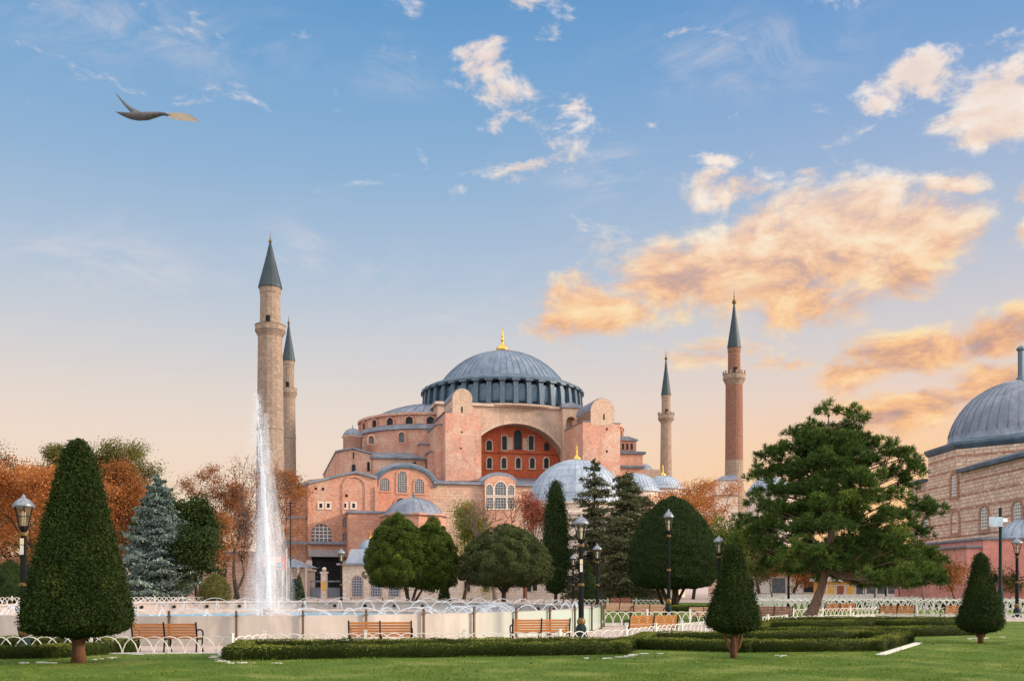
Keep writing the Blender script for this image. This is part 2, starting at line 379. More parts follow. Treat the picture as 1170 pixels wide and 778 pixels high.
M_kerb = plain('white_kerb_stone', (.66,.62,.55), .8, 0, .2, 5, .2, .4)
M_soil = plain('soil', (.10,.065,.04), .95, 0, .4, 6, .1, .6)
M_silver = plain('aluminium_hood', (.24,.26,.29), .4, .6, .35, 9)
M_redcloth = plain('red_cloth', (.55,.02,.02), .8)
M_beige = plain('beige_plate', (.75,.68,.45), .6)
M_bluesign = plain('pale_blue_sign', (.48,.60,.68), .4)
M_yellow = plain('ochre_paint', (.72,.40,.10), .7, 0, .2)
M_awning = plain('grey_awning', (.30,.29,.29), .8, 0, .2)
M_tile = plain('terracotta', (.42,.17,.10), .8, 0, .3)

def mk_wood(name, c1, c2):
    m, t, b = newmat(name); p = t.new('ShaderNodeTexCoord').outputs['Object']
    oi = t.new('ShaderNodeObjectInfo')
    mp = t.new('ShaderNodeMapping'); t.put(mp.inputs[0], p); mp.inputs['Scale'].default_value = (2, 30, 30)
    f = t.noise(t.v('ADD', mp.outputs[0], t.v('SCALE', (1,1,1), scale=t.m('MULTIPLY', oi.outputs['Random'], 40))), 1, 6, .65)
    t.put(b.inputs['Base Color'], t.ramp(f, [(.3, c1), (.7, c2)])); b.inputs['Roughness'].default_value = .45; return m
M_wood = mk_wood('varnished_slats', (.36,.12,.022), (.56,.205,.04))
M_woodred = mk_wood('red_brown_slats', (.22,.065,.03), (.34,.11,.055))
M_woodpale = mk_wood('sunbleached_slats', (.55,.30,.18), (.68,.42,.28))

def mk_grass():
    m, t, b = newmat('lawn'); p = t.new('ShaderNodeNewGeometry').outputs['Position']
    f = t.noise(p, .55, 8, .7, .6); g = t.noise(p, 9, 6, .7)
    col = t.ramp(f, [(.34, (.062,.110,.018)), (.5, (.10,.155,.026)), (.66, (.21,.23,.06))])
    col = t.mix(.75, col, t.ramp(g, [(.3, (.45,.5,.45)), (.7, (1.35,1.3,1.2))]), 'MULTIPLY')
    t.put(b.inputs['Base Color'], col); b.inputs['Roughness'].default_value = .9; b.inputs['Specular IOR Level'].default_value = .1
    bump(t, b, g, .8, .05); return m
M_lawn = mk_grass()
M_blade = foliage('grass_blades', (.058,.118,.014), (.118,.19,.028), (.27,.29,.08), .25, .6, .6)
def mk_paving():
    m, t, b = newmat('plaza_paving'); p = t.new('ShaderNodeNewGeometry').outputs['Position']
    br = t.new('ShaderNodeTexBrick'); t.put(br.inputs['Vector'], p); br.inputs['Scale'].default_value = 1
    br.inputs['Brick Width'].default_value = .9; br.inputs['Row Height'].default_value = .6; br.inputs['Mortar Size'].default_value = .012
    br.inputs['Color1'].default_value = (.50,.38,.325,1); br.inputs['Color2'].default_value = (.44,.335,.285,1); br.inputs['Mortar'].default_value = (.26,.20,.17,1)
    f = t.noise(p, .3, 8, .65); g = t.noise(p, 6, 5)
    col = t.mix(.5, br.outputs[0], t.ramp(f, [(.3, (.7,.7,.7)), (.7, (1.25,1.25,1.25))]), 'MULTIPLY')
    t.put(b.inputs['Base Color'], col); b.inputs['Roughness'].default_value = .6; bump(t, b, g, .15, .01); return m
M_paving = mk_paving()
F_topiary = foliage('yew_needles', (.010,.020,.005), (.030,.050,.009), (.12,.15,.024), .12)
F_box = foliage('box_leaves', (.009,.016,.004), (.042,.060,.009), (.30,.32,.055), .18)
F_round = foliage('evergreen_leaves', (.018,.030,.012), (.08,.10,.034), (.25,.25,.085), .16)
F_twin = foliage('cypress_sprays', (.016,.034,.007), (.068,.102,.014), (.21,.24,.04), .16)
F_dark = foliage('dark_evergreen_leaves', (.014,.030,.009), (.036,.058,.016), (.09,.115,.028), .15)
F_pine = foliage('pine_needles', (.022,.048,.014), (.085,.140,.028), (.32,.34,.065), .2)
F_spruce = foliage('blue_spruce_needles', (.05,.08,.07), (.19,.25,.22), (.42,.46,.37), .12)
F_cedar = foliage('cedar_sprays', (.045,.055,.026), (.125,.13,.062), (.25,.23,.11), .18)
F_orange = foliage('orange_leaves', (.28,.095,.03), (.50,.20,.06), (.64,.34,.12), .35)
F_rust = foliage('rust_leaves', (.20,.08,.03), (.37,.15,.05), (.50,.25,.085), .35)
F_olive = foliage('olive_leaves', (.07,.075,.018), (.16,.15,.04), (.28,.22,.07), .3)
F_yellowgreen = foliage('yellow_green_leaves', (.09,.12,.02), (.22,.24,.045), (.36,.33,.09), .3)
F_red = foliage('dry_red_leaves', (.22,.06,.04), (.36,.12,.075), (.42,.2,.14), .3)
B_dark = ribbed_bark('dark_bark', (.03,.022,.016), (.075,.055,.04))
B_pine = ribbed_bark('pine_bark', (.10,.065,.045), (.26,.17,.125))
B_red = ribbed_bark('reddish_bark', (.07,.032,.02), (.16,.075,.045))
B_grey = ribbed_bark('grey_bark', (.10,.075,.06), (.20,.15,.12))

def mk_water():
    m, t, b = newmat('pool_water'); p = t.new('ShaderNodeNewGeometry').outputs['Position']
    f = t.noise(p, 2.2, 6, .65, .4)
    t.put(b.inputs['Base Color'], t.ramp(f, [(.35, (.14,.30,.42)), (.7, (.32,.48,.56))])); b.inputs['Roughness'].default_value = .4; b.inputs['Specular IOR Level'].default_value = .25
    bump(t, b, f, .5, .08); return m
M_water = mk_water()
def mk_jet(name, alpha, col=(.88,.90,.93), power=1.0):
    m, t, b = newmat(name); p = t.new('ShaderNodeTexCoord').outputs['Object']
    f = t.noise(p, 2.4, 5, .65)
    b.inputs['Base Color'].default_value = (*col, 1); b.inputs['Roughness'].default_value = .6; b.inputs['Specular IOR Level'].default_value = .3
    tl = t.new('ShaderNodeBsdfTranslucent'); tl.inputs[0].default_value = (*col, 1)
    mx = t.new('ShaderNodeMixShader'); mx.inputs[0].default_value = .5; t.put(mx.inputs[1], b.outputs[0]); t.put(mx.inputs[2], tl.outputs[0])
    tp = t.new('ShaderNodeBsdfTransparent'); m2 = t.new('ShaderNodeMixShader')
    t.put(m2.inputs[0], t.m('MULTIPLY', t.sstep(f, .2, .75), alpha)); t.put(m2.inputs[1], tp.outputs[0]); t.put(m2.inputs[2], mx.outputs[0])
    t.put(m.node_tree.nodes['Material Output'].inputs[0], m2.outputs[0]); return m
M_jet = mk_jet('jet_water', .9)
M_spray = mk_jet('jet_spray', .8)
M_arc = mk_jet('arc_water', .62)
def mk_panel():
    m, t, b = newmat('frosted_glass_panel'); p = t.new('ShaderNodeNewGeometry').outputs['Position']
    s = t.new('ShaderNodeSeparateXYZ'); t.put(s.inputs[0], p)
    mp = t.new('ShaderNodeMapping'); t.put(mp.inputs[0], p); mp.inputs['Scale'].default_value = (2.2, 2.2, .7); f = t.noise(mp.outputs[0], .6, 8, .68, .5)
    c = t.mix(t.sstep(s.outputs[0], -3.5, 3.0), t.ramp(f, [(.3, (.37,.325,.285)), (.7, (.55,.485,.43))]), (.40,.48,.42,1))
    t.put(b.inputs['Base Color'], c); b.inputs['Roughness'].default_value = .22; b.inputs['Specular IOR Level'].default_value = .5; return m
M_panel = mk_panel()
M_basin = plaster('basin_stone', (.48,.38,.325), (.42,.32,.27), (.28,.22,.20), .5, .6)
def mk_lattice():
    m, t, b = newmat('iron_lattice'); wc, pos, z = wallcoord(t)
    vo = t.new('ShaderNodeTexVoronoi', feature='DISTANCE_TO_EDGE'); t.put(vo.inputs['Vector'], wc); vo.inputs['Scale'].default_value = 2.6; vo.inputs['Randomness'].default_value = 0.35
    t.put(b.inputs['Base Color'], t.mix(t.m('LESS_THAN', vo.outputs['Distance'], .09), (.07,.085,.13,1), (.42,.42,.44,1))); b.inputs['Roughness'].default_value = .6; return m
M_lattice = mk_lattice()
def mk_pierced():
    m, t, b = newmat('pierced_plaster'); wc, pos, z = wallcoord(t)
    vo = t.new('ShaderNodeTexVoronoi', feature='F1'); t.put(vo.inputs['Vector'], wc); vo.inputs['Scale'].default_value = 3.2; vo.inputs['Randomness'].default_value = .15
    t.put(b.inputs['Base Color'], t.mix(t.m('LESS_THAN', vo.outputs['Distance'], .3), (.62,.57,.50,1), (.06,.06,.065,1))); b.inputs['Roughness'].default_value = .8; return m
M_pierced = mk_pierced()
# ================================================================ ground
def sheet(name, pts, z, m, kind='structure'):
    b = MB(); b.poly([(x, y, z) for x, y in pts]); return tag(b.build(name, m), kind=kind)
sheet('ground', [(-3000,-60),(3000,-60),(3000,5000),(-3000,5000)], PLAZA, M_paving)
# ================================================================ the great domed church-mosque
BA = R(14); BCX, BCY = -2.1, 220.0
BCA, BSA = math.cos(BA), math.sin(BA)
def LX(px, y):
    t = (px - CXP) / FPX
    return (t*BCY + t*y*BCA - BCX + y*BSA) / (BCA - t*BSA)
def LZ(px, py, y):
    d = BCY + LX(px, y)*BSA + y*BCA
    return EYE + (HYP - py)/FPX*d
def LP(px, py, y): return (LX(px, y), LZ(px, py, y))

def arch_pts(x0, x1, z0, z1, n=10, pointed=False):
    r = (x1 - x0)/2; xc = (x0 + x1)/2; zc = z1 - r
    return [(x0, z0), (x1, z0)] + [(xc + r*math.cos(math.pi*k/n), zc + r*math.sin(math.pi*k/n)) for k in range(n+1)]
def arch_window(parent, x0, x1, z0, z1, y, pane, frame, fw=.18, proud=.14, bars=None, arched=True, nbx=3, nbz=4, barmat=None, name='window'):
    """surround (the window), a pane inside it and, if asked, a leaded grid: window > pane, grid"""
    inn = arch_pts(x0, x1, z0, z1) if arched else [(x0,z0),(x1,z0),(x1,z1),(x0,z1)]
    out = arch_pts(x0-fw, x1+fw, z0-fw, z1+fw) if arched else [(x0-fw,z0-fw),(x1+fw,z0-fw),(x1+fw,z1+fw),(x0-fw,z1+fw)]
    n = len(inn); b = MB()
    vs = [(x, y-proud, z) for x, z in inn] + [(x, y-proud, z) for x, z in out] + [(x, y+.05, z) for x, z in inn] + [(x, y+.05, z) for x, z in out]
    fs = []
    for i in range(n):
        j = (i+1) % n; fs += [(n+i, n+j, j, i), (i, j, 2*n+j, 2*n+i), (n+j, n+i, 3*n+i, 3*n+j)]
    b.add(vs, fs); w = b.build(name, frame, parent)
    p = MB(); p.poly([(x, y-.025, z) for x, z in inn]); p.build('pane', pane, w)
    if bars:
        g = MB(); r = (x1-x0)/2; zc = z1 - r; bw = bars
        for k in range(1, nbx):
            x = x0 + (x1-x0)*k/nbx; top = zc + math.sqrt(max(0, r*r - (x-(x0+x1)/2)**2)) if arched else z1
            g.box(x-bw/2, x+bw/2, y-.09, y-.03, z0, top)
        for k in range(1, nbz):
            z = z0 + (z1-z0)*k/nbz; h = r if z < zc or not arched else math.sqrt(max(0.0001, r*r-(z-zc)**2)); xc = (x0+x1)/2
            g.box(xc-h, xc+h, y-.085, y-.035, z-bw/2, z+bw/2)
        g.build('grid', barmat or M_leadlight, w)
    return w
def pxw(parent, px0, px1, py0, py1, y, pane, frame, **k):
    """a window given by its edges as measured, on the plane y of the building"""
    x0 = LX(px0, y); x1 = LX(px1, y); c = (px0+px1)/2
    return arch_window(parent, x0, x1, LZ(c, py1, y), LZ(c, py0, y), y, pane, frame, **k)
def dome_mb(r, z0, z1, c=(0,0), n=48, ribs=0, ribw=.12, a0=0, a1=2*math.pi, lip=0.0, lines=0):
    """spherical cap of base radius r from z0 up to z1, with raised lead seams"""
    h = z1 - z0; Rr = (r*r + h*h)/(2*h); zc = z1 - Rr; th0 = math.asin(min(1, r/Rr)) if h < Rr else math.pi - math.asin(min(1, r/Rr))
    m = 14; prof = [(max(1e-4, Rr*math.sin(th0*(1-k/m))), zc + Rr*math.cos(th0*(1-k/m))) for k in range(m+1)]
    b = MB()
    if lip: prof = [(r+lip, z0-.35), (r+lip, z0-.05), (r, z0)] + prof[1:]
    b.lathe(prof, n, (c[0], c[1], 0), a0, a1)
    for i in range(ribs):
        a = a0 + (a1-a0)*(i+.5)/ribs
        b.tube([(c[0]+q*math.cos(a)*1.003, c[1]+q*math.sin(a)*1.003, z+.02) for q, z in prof[(3 if lip else 0):-1]], ribw/2, 4)
    for i in range(lines):
        th = th0*(1 - (i+1)/(lines+1)); q, z = Rr*math.sin(th), zc + Rr*math.cos(th)
        b.lathe([(q+.03, z-.07), (q+.05, z), (q-.02, z+.07)], n, (c[0], c[1], 0), a0, a1)
    return b
def finial(name, c, z, h, parent, mat=None, w=1.0):
    """gilded bulb, knops and spike"""
    pr = [(0.02,0),(.20,0),(.26,.06),(.27,.12),(.20,.20),(.10,.28),(.055,.36),(.05,.42),(.085,.45),(.09,.48),(.05,.51),(.035,.57),(.06,.61),(.06,.64),(.03,.67),(.022,.74),(.04,.77),(.038,.80),(.016,.83),(.001,1.0)]
    b = MB(); b.lathe([(r*h*.72*w, zz*h) for r, zz in pr], 16, (c[0], c[1], z)); return b.build(name, mat or M_gold, parent, True)

hs = empty('domed_basilica', 'great pink domed basilica with blue grey lead main dome and red arched tympanum', 'basilica', (BCX, BCY, PLAZA), BA)
ZB = -PLAZA
hs.location.z = 0
# --- main dome, drum of forty piers and windows
dome_mb(16.4, 37.0, 53.3, n=80, ribs=60, ribw=.10).build('main_dome', M_lead, hs, True)
b = MB(); b.lathe([(.001,52.9),(1.6,52.9),(1.5,53.5),(.9,53.9),(.001,54.0)], 20); b.build('dome_cap', M_leaddark, hs, True)
finial('finial', (0,0), 53.3, 5.6, hs, M_gold, 1.35)
b = MB(); b.lathe([(16.7,38.6),(16.7,43.2)], 80); b.build('drum_wall', M_leaddark, hs, True)
pier = None; pane = None
for k in range(40):
    a = 2*math.pi*(k+.5)/40
    if pier is None:
        q = MB(); q.add([(16.3,-.5,38.8),(18.0,-.5,38.8),(18.0,.5,38.8),(16.3,.5,38.8),(16.3,-.5,44.3),(17.5,-.5,43.7),(17.5,.5,43.7),(16.3,.5,44.3)],
            [(3,2,1,0),(4,5,6,7),(0,1,5,4),(1,2,6,5),(2,3,7,6),(3,0,4,7)])
        q.box(16.2,18.0,-.8,.8,43.55,43.9)
        pier = q.build('drum_pier', M_leaddark, hs)
        q = MB(); w = .78; q.extrude_y([(-w,39.6),(w,39.6)] + [(w*math.cos(math.pi*i/8), 42.3+w*math.sin(math.pi*i/8)) for i in range(9)], -.05, .05)
        q.v = [(16.83+y, x, z) for x, y, z in q.v]
        pane = q.build('drum_window', M_drumglass, hs); pane.rotation_euler.z = 2*math.pi*.0/40
        p = pier; wdo = pane
    else:
        p = pier.copy(); COL.objects.link(p); wdo = pane.copy(); COL.objects.link(wdo)
    p.rotation_euler.z = a; wdo.rotation_euler.z = a + math.pi/40
b = MB(); b.lathe([(15.6,43.9),(17.2,43.75),(17.75,43.9),(17.75,44.25),(16.2,45.0),(14.6,45.6)], 80, rf=lambda a: 1+.012*math.cos(40*a)); b.build('drum_cornice', M_leaddark, hs, True)
b = MB(); b.lathe([(16.5,38.2),(18.1,38.3),(18.15,38.6),(17.9,38.8),(16.5,39.0)], 80); b.build('drum_sill', M_tan, hs, True)
# --- square base with the south arch
SY = -16.6
xa, za = LP(590.5, 544, SY); za2 = LZ(590.5, 484, SY); ra = za2 - za; ZT = 38.1
def arch_wall(x0, x1, z0, z1, xc, r, zc, y0, y1, n=28, rz=None):
    rz = rz or r
    b = MB(); A = [(xc - r, z0)] + [(xc - r*math.cos(math.pi*k/n), zc + rz*math.sin(math.pi*k/n)) for k in range(n+1)] + [(xc + r, z0)]
    B = [(x, z1) for x, z in A]
    for y, fl in ((y0, 0), (y1, 1)):
        for i in range(len(A)-1):
            q = [(A[i][0],y,A[i][1]),(A[i+1][0],y,A[i+1][1]),(B[i+1][0],y,B[i+1][1]),(B[i][0],y,B[i][1])]
            if abs(A[i][0]-A[i+1][0]) < 1e-6 and i in (0, len(A)-2): continue
            b.poly(q if not fl else q[::-1])
        for xx0, xx1 in ((x0, xc-r), (xc+r, x1)):
            q = [(xx0,y,z0),(xx1,y,z0),(xx1,y,z1),(xx0,y,z1)]; b.poly(q if not fl else q[::-1])
    for i in range(len(A)-1): b.poly([(A[i][0],y0,A[i][1]),(A[i][0],y1,A[i][1]),(A[i+1][0],y1,A[i+1][1]),(A[i+1][0],y0,A[i+1][1])])
    b.poly([(x0,y0,z1),(x1,y0,z1),(x1,y1,z1),(x0,y1,z1)]); b.poly([(x0,y0,z0),(x0,y0,z1),(x0,y1,z1),(x0,y1,z0)]); b.poly([(x1,y0,z0),(x1,y1,z0),(x1,y1,z1),(x1,y0,z1)])
    return b
rax = LX(650, SY) - xa
arch_wall(-17.4, 17.4, 20.0, ZT, xa, rax, za, SY, SY+4.2, 28, ra).build('great_arch_wall', M_tan, hs)
# raised band round the great arch
b = MB(); n = 40
for k in range(n):
    t0, t1 = math.pi*k/n, math.pi*(k+1)/n
    q = []
    for t, rr in ((t0, ra), (t1, ra), (t1, ra+.55), (t0, ra+.55)): q.append((xa + (rr-ra+rax)*math.cos(t), za + rr*math.sin(t)))
    b.extrude_y([q[0], q[3], q[2], q[1]], SY-.14, SY+.1)
b.build('arch_band', M_pale, hs)
b = MB(); b.box(-17.4, 17.4, SY+4.25, 16.6, 20, ZT); b.build('square_base', M_pink, hs)
b = MB()
for x0, x1, y0, y1 in ((-17.9,17.9,SY-.5,SY+.6), (-17.9,-16.9,SY+.62,17.1), (16.9,17.9,SY+.62,17.1)): b.box(x0,x1,y0,y1,ZT+.01,ZT+.55)
b.build('base_cornice', M_pale, hs)
b = MB(); b.box(-17.3, 17.3, SY+.7, 17, ZT+.02, ZT+.3); b.build('base_roof', M_leadgrey, hs)
TY = SY + 3.4
b = MB(); b.box(xa-rax-1, xa+rax+1, TY, TY+.6, LZ(590, 545, TY)-6, za+ra+.6); tymp = b.build('tympanum', M_red, hs)
zr = LZ(590, 516.5, TY)
b = MB(); b.box(xa-rax, xa+rax, TY-.35, TY, zr-.25, zr); b.build('string_course', M_red, hs)
for i, px in enumerate((559, 575.6, 592, 608, 624)): pxw(hs, px-2.6, px+2.6, 523, 535, TY, M_glassdark, M_pale, fw=.28, proud=.2)
pxw(hs, 555.5, 562, 503, 514.5, TY, M_glassdark, M_pale, fw=.2, proud=.16)
pxw(hs, 573.5, 579, 498, 514, TY, M_glassdark, M_pale, fw=.2, arched=False)
pxw(hs, 587, 596, 491, 514, TY, M_glassdark, M_red, fw=.25)
pxw(hs, 604, 609.5, 498, 514, TY, M_glassdark, M_pale, fw=.2, arched=False)
pxw(hs, 621.5, 627.5, 505.5, 515, TY, M_glassdark, M_red, fw=.15)
for p0, p1 in ((580.5, 586), (597.2, 602.6)):
    x0, x1 = LX(p0, TY), LX(p1, TY); b = MB(); b.box(x0, x1, TY-.1, TY, LZ(590, 514, TY), LZ(590, 500, TY)); b.build('marble_panel', M_pale, hs)
# --- niche pier to the right of the arch
NY = SY - 1.6
x0, x1 = LX(643, NY), LX(663, NY); a0, a1 = LX(647, NY), LX(658.5, NY); zt = LZ(652, 466, NY); za_ = LZ(652, 476, NY); r_ = (a1-a0)/2
arch_wall(x0, x1, 18, zt, (a0+a1)/2, r_, za_-r_, NY, SY+.0).build('niche_pier', M_tan, hs)
b = MB(); b.lathe([(r_*1.02, 18), (r_*1.02, za_-r_)] + [(r_*1.02*math.cos(t), za_-r_+r_*math.sin(t)) for t in (.3,.6,.9,1.2,1.5)], 12, ((a0+a1)/2, SY-.1, 0), math.pi, 2*math.pi)
b = MB(); b.extrude_y([(x0-.3, zt+.01),(x1+.3, zt+.01),(x1+.3, zt+.5),((x0+x1)/2, zt+1.1),(x0-.3, zt+.7)], NY-.4, SY-.55); b.build('pier_coping', M_leadgrey, hs)
# --- the two big south buttresses
def arc_top(x0, x1, zs, n=10):
    r = (x1-x0)/2; c = (x0+x1)/2
    return [(c + r*math.cos(math.pi*k/n), zs + r*math.sin(math.pi*k/n)) for k in range(n+1)]
BY = -30.0
def buttress(pts_lower, tower, slits, side):
    low = [LP(px, py, BY) for px, py in pts_lower]
    b = MB(); b.extrude_y(low, BY, SY-.05)
    o = b.build('buttress', M_pink, hs)
    (t0, t1, ts, tb) = tower
    xx0, xx1 = LX(t0, BY), LX(t1, BY); zb = LZ((t0+t1)/2, tb, BY); zs = LZ((t0+t1)/2, ts, BY)
    q = [(xx0, zb), (xx1, zb)] + arc_top(xx0, xx1, zs)
    b = MB(); b.extrude_y(q, BY-.02, BY+9); b.build('buttress_tower', M_tan, hs)
    arc = arc_top(xx0-.03, xx1+.03, zs+.02); arc2 = arc_top(xx0-.16, xx1+.16, zs+.02); n = len(arc); b = MB()
    for i in range(n-1): b.extrude_y([arc[i], arc2[i], arc2[i+1], arc[i+1]], BY+.35, BY+9.1)
    b.build('tower_roof', M_leadgrey, hs)
    for (sx, sy0, sy1) in slits:
        x, z0, z1 = LX(sx, BY), LZ(sx, sy1, BY), LZ(sx, sy0, BY)
        b = MB(); b.box(x-.14, x+.14, BY-.05, BY+.1, z0, z1); b.build('slit_window', M_dark, hs)
    return low
buttress([(508.8,549),(550,549),(550,480),(546,476.5),(542.5,471),(540.5,464),(517,464),(517,471),(508.8,471)],
         (517,539.6,455.5,472), [(527.8,464.5,471),(527.8,492.5,494.5),(526.5,511,513)], 0)
buttress([(666,566),(708.6,566),(708.6,484),(702,484),(702,470),(675,470),(675,482),(666,482)],
         (675,702,469.5,486), [(690,473,479.5),(693.5,488.5,491.5),(693.5,514,517)], 1)
b = MB()
for (p0, p1, py) in ((508,517,471),(666,675.2,482),(702,709.2,484)):
    x0, x1 = LX(p0, BY), LX(p1, BY); z = LZ((p0+p1)/2, py, BY); b.box(x0-.12, x1, BY-.12, SY-.1, z+.02, z+.18)
b.build('shoulder_roof', M_leadgrey, hs)
xb = LX(508.8, BY)      # stepped west side of the left buttress
b = MB()
b.box(xb-1.2, xb-.01, BY+3, SY-.1, 0.1, LZ(508, 483, BY))
b.box(xb-1.9, xb-1.21, BY+6, SY-.1, 0.1, LZ(508, 512, BY))
b.build('side_step', M_pink, hs)
b = MB(); z = LZ(508, 483, BY); b.box(xb-1.4, xb-.01, BY+2.8, SY-.1, z+.01, z+.3); z = LZ(508,512,BY); b.box(xb-2.1, xb-1.42, BY+5.8, SY-.1, z+.01, z+.3); b.build('step_coping', M_leadgrey, hs)
# plain counterparts on the far side
for sx in (-1, 1):
    b = MB(); b.box(sx*16.5-3.5, sx*16.5+3.5, 16.7, 30, 0.1, 36); b.build('buttress', M_pink, hs)
b = MB(); b.box(-36, 36, 16.7, 33, .1, 20); b.build('north_aisle', M_pinkdeep, hs)
# --- west and east half domes on windowed drums
def half_dome(s):
    c = (s*16.4 if s < 0 else 12.2, 0); a0 = math.pi/2 if s < 0 else -math.pi/2; a1 = a0 + math.pi
    dome_mb(13.0, 36.8, 40.7, c, 40, 18, .16, a0, a1, .0).build('half_dome', M_leadgrey, hs, True)
    b = MB(); b.lathe([(14.8,34.0),(14.8,36.2),(15.35,36.3),(15.35,36.75),(13.0,37.0)], 40, (c[0],c[1],0), a0, a1); b.build('half_dome_drum', M_pink, hs)
    b = MB(); b.lathe([(14.75,34.6),(15.4,34.0),(15.75,33.6),(15.75,33.35)], 40, (c[0],c[1],0), a0, a1); b.build('drum_skirt_roof', M_leadgrey, hs, True)
    b = MB(); b.lathe([(15.3,.1),(15.3,33.7)], 40, (c[0],c[1],0), a0, a1); b.build('half_dome_wall', M_pink, hs)
    nW = 11
    for k in range(nW):
        a = a0 + math.pi*(k+.5)/nW
        wn_ = arch_window(None, -.75, .75, 34.3, 35.9, -14.85, M_glassdark, M_pinkdeep, fw=.32, proud=.3)
        for o in [wn_]: o.parent = hs; o.location = (c[0], c[1], 0); o.rotation_euler.z = a + math.pi/2
half_dome(-1); half_dome(1)
for sx in (-1,):     # little stair turret
    tx = LX(403, -8) if sx < 0 else -LX(403, -8)
    z1 = LZ(403, 499.5, -8); b = MB(); b.lathe([(1.95,.1),(1.95,z1-.2),(2.25,z1-.1),(2.25,z1+.1)], 16, (tx,-8,0)); tu = b.build('stair_turret', M_pink, hs, True)
    dome_mb(2.1, z1+.1, z1+1.75, (tx,-8), 20, 10, .08).build('turret_dome', M_leadgrey, tu, True)
    b = MB(); b.tube([(tx,-8,z1+1.7),(tx,-8,z1+2.6)], [.12,.02], 6); b.build('turret_spike', M_leaddark, tu)
# windows in the half-dome wall seen from the south-west
for (px, p0, p1) in ((424,498,507),(458.5,494,505.5)):
    yq = -12.4 if px < 440 else -14.6
    pxw(hs, px-3, px+3, p0, p1, yq-.6, M_glassgrey, M_pinkdeep, fw=.3, proud=.3)
# --- west tier (narthex gallery) with a low gable
WY = -20.0
q = [LP(p, y, WY) for p, y in ((384,560),(424,560),(424,519),(402,513),(384,517))]
b = MB(); b.extrude_y(q, WY, 22); b.build('west_gallery', M_pink, hs)
b = MB(); e = [LP(p, y, WY) for p, y in ((383,516.8),(402,512.6),(425,519),(425,517.3),(402,510.8),(383,515))]; b.extrude_y(e, WY-.4, 22.2); b.build('gallery_roof', M_leadgrey, hs)
pxw(hs, 401.7, 406.3, 530.5, 540, WY, M_glassdark, M_pinkdeep, fw=.15)
x, z = LP(404, 516, WY); b = MB(); b.box(x-.12, x+.12, WY-.04, WY+.1, z-1.3, z-.2); b.build('slit_window', M_dark, hs)
# --- south-west exedra: rounded wall under a shallow lead roof
EY = -17.0
x0, x1 = LX(413, EY-4), LX(487, EY-4); ze = LZ(450, 524, EY-4)
b = MB(); b.extrude_z([(x0,SY+8),(x0,EY-1),(x0+2.5,EY-3.2),(x0+6,EY-4),(x1-3,EY-4),(x1,EY-3),(x1,SY+8)], .1, ze); b.build('exedra_wall', M_pink, hs)
b = MB(); o = [(x0-.4,SY+8),(x0-.4,EY-1.2),(x0+2.3,EY-3.6),(x0+6,EY-4.5),(x1-3,EY-4.5),(x1,EY-3.3),(x1,SY+8)]; i_ = [(x0+3,SY+8),(x0+3.4,EY+2),(x0+4.5,EY+1.5),(x0+7,EY+1),(x1-4,EY+1),(x1-2,EY+1.5),(x1-1.6,SY+8)]
n = len(o); b.add([(x,y,ze+.02) for x,y in o]+[(x,y,ze+.4) for x,y in o]+[(x,y,ze+1.9) for x,y in i_], [(k,k+1,n+k+1,n+k) for k in range(n-1)]+[(n+k,n+k+1,2*n+k+1,2*n+k) for k in range(n-1)]+[tuple(range(2*n,3*n))]); b.build('exedra_roof', M_leadgrey, hs)
for p in (421, 474):
    x, z = LP(p, 533, EY-4); b = MB(); b.box(x-.25, x+.25, EY-4.06, EY-3.9, z-.9, z+.9); b.build('slit_window', M_dark, hs)
x0, x1 = LX(480, -19), LX(499, -19); z = LZ(490, 508, -19); b = MB(); b.box(x0, x1, -19, SY, .1, z); b.build('corner_pier', M_pink, hs); b = MB(); b.box(x0-.2, x1, -19.3, SY, z+.01, z+.3); b.build('corner_coping', M_leadgrey, hs)
# --- the big gabled south-west front
FY = -38.0
prof = [(353,700),(431,700),(431,547),(420,544),(406,540.6),(392,543.5),(372,548.5),(353,553)]
b = MB(); b.extrude_y([LP(p,min(y,683.5),FY) for p,y in prof], FY, WY-.05); b.build('gabled_front', M_brickwall, hs)
rp = [(353,553),(372,548.5),(392,543.5),(406,540.6),(420,544),(431,547)]
b = MB()
for (pa, pb) in zip(rp[:-1], rp[1:]):
    a, c = LP(*pa, FY), LP(*pb, FY); b.extrude_y([(a[0],a[1]+.01),(c[0],c[1]+.01),(c[0],c[1]+.4),(a[0],a[1]+.4)], FY-.4, WY-.1)
b.build('gable_roof', M_leadgrey, hs)
L2 = FY + .9
q = [LP(p, y, L2) for p, y in ((318,683),(353,683),(353,553.6),(335,557),(318,560))]
b = MB(); b.extrude_y(q, L2, WY+6); b.build('west_wing', M_brickwall, hs)
b = MB(); a, c = LP(317,560,L2), LP(353,553.6,L2); b.extrude_y([(a[0],a[1]+.01),(c[0],c[1]+.01),(c[0],c[1]+.4),(a[0],a[1]+.4)], L2-.3, WY+6.1)
c0 = LP(318,590.5,L2); c1 = LP(353,590.5,L2); b.box(c0[0], c1[0], L2-.35, L2, c0[1]-.2, c0[1]+.2); b.build('wing_coping', M_leadgrey, hs)
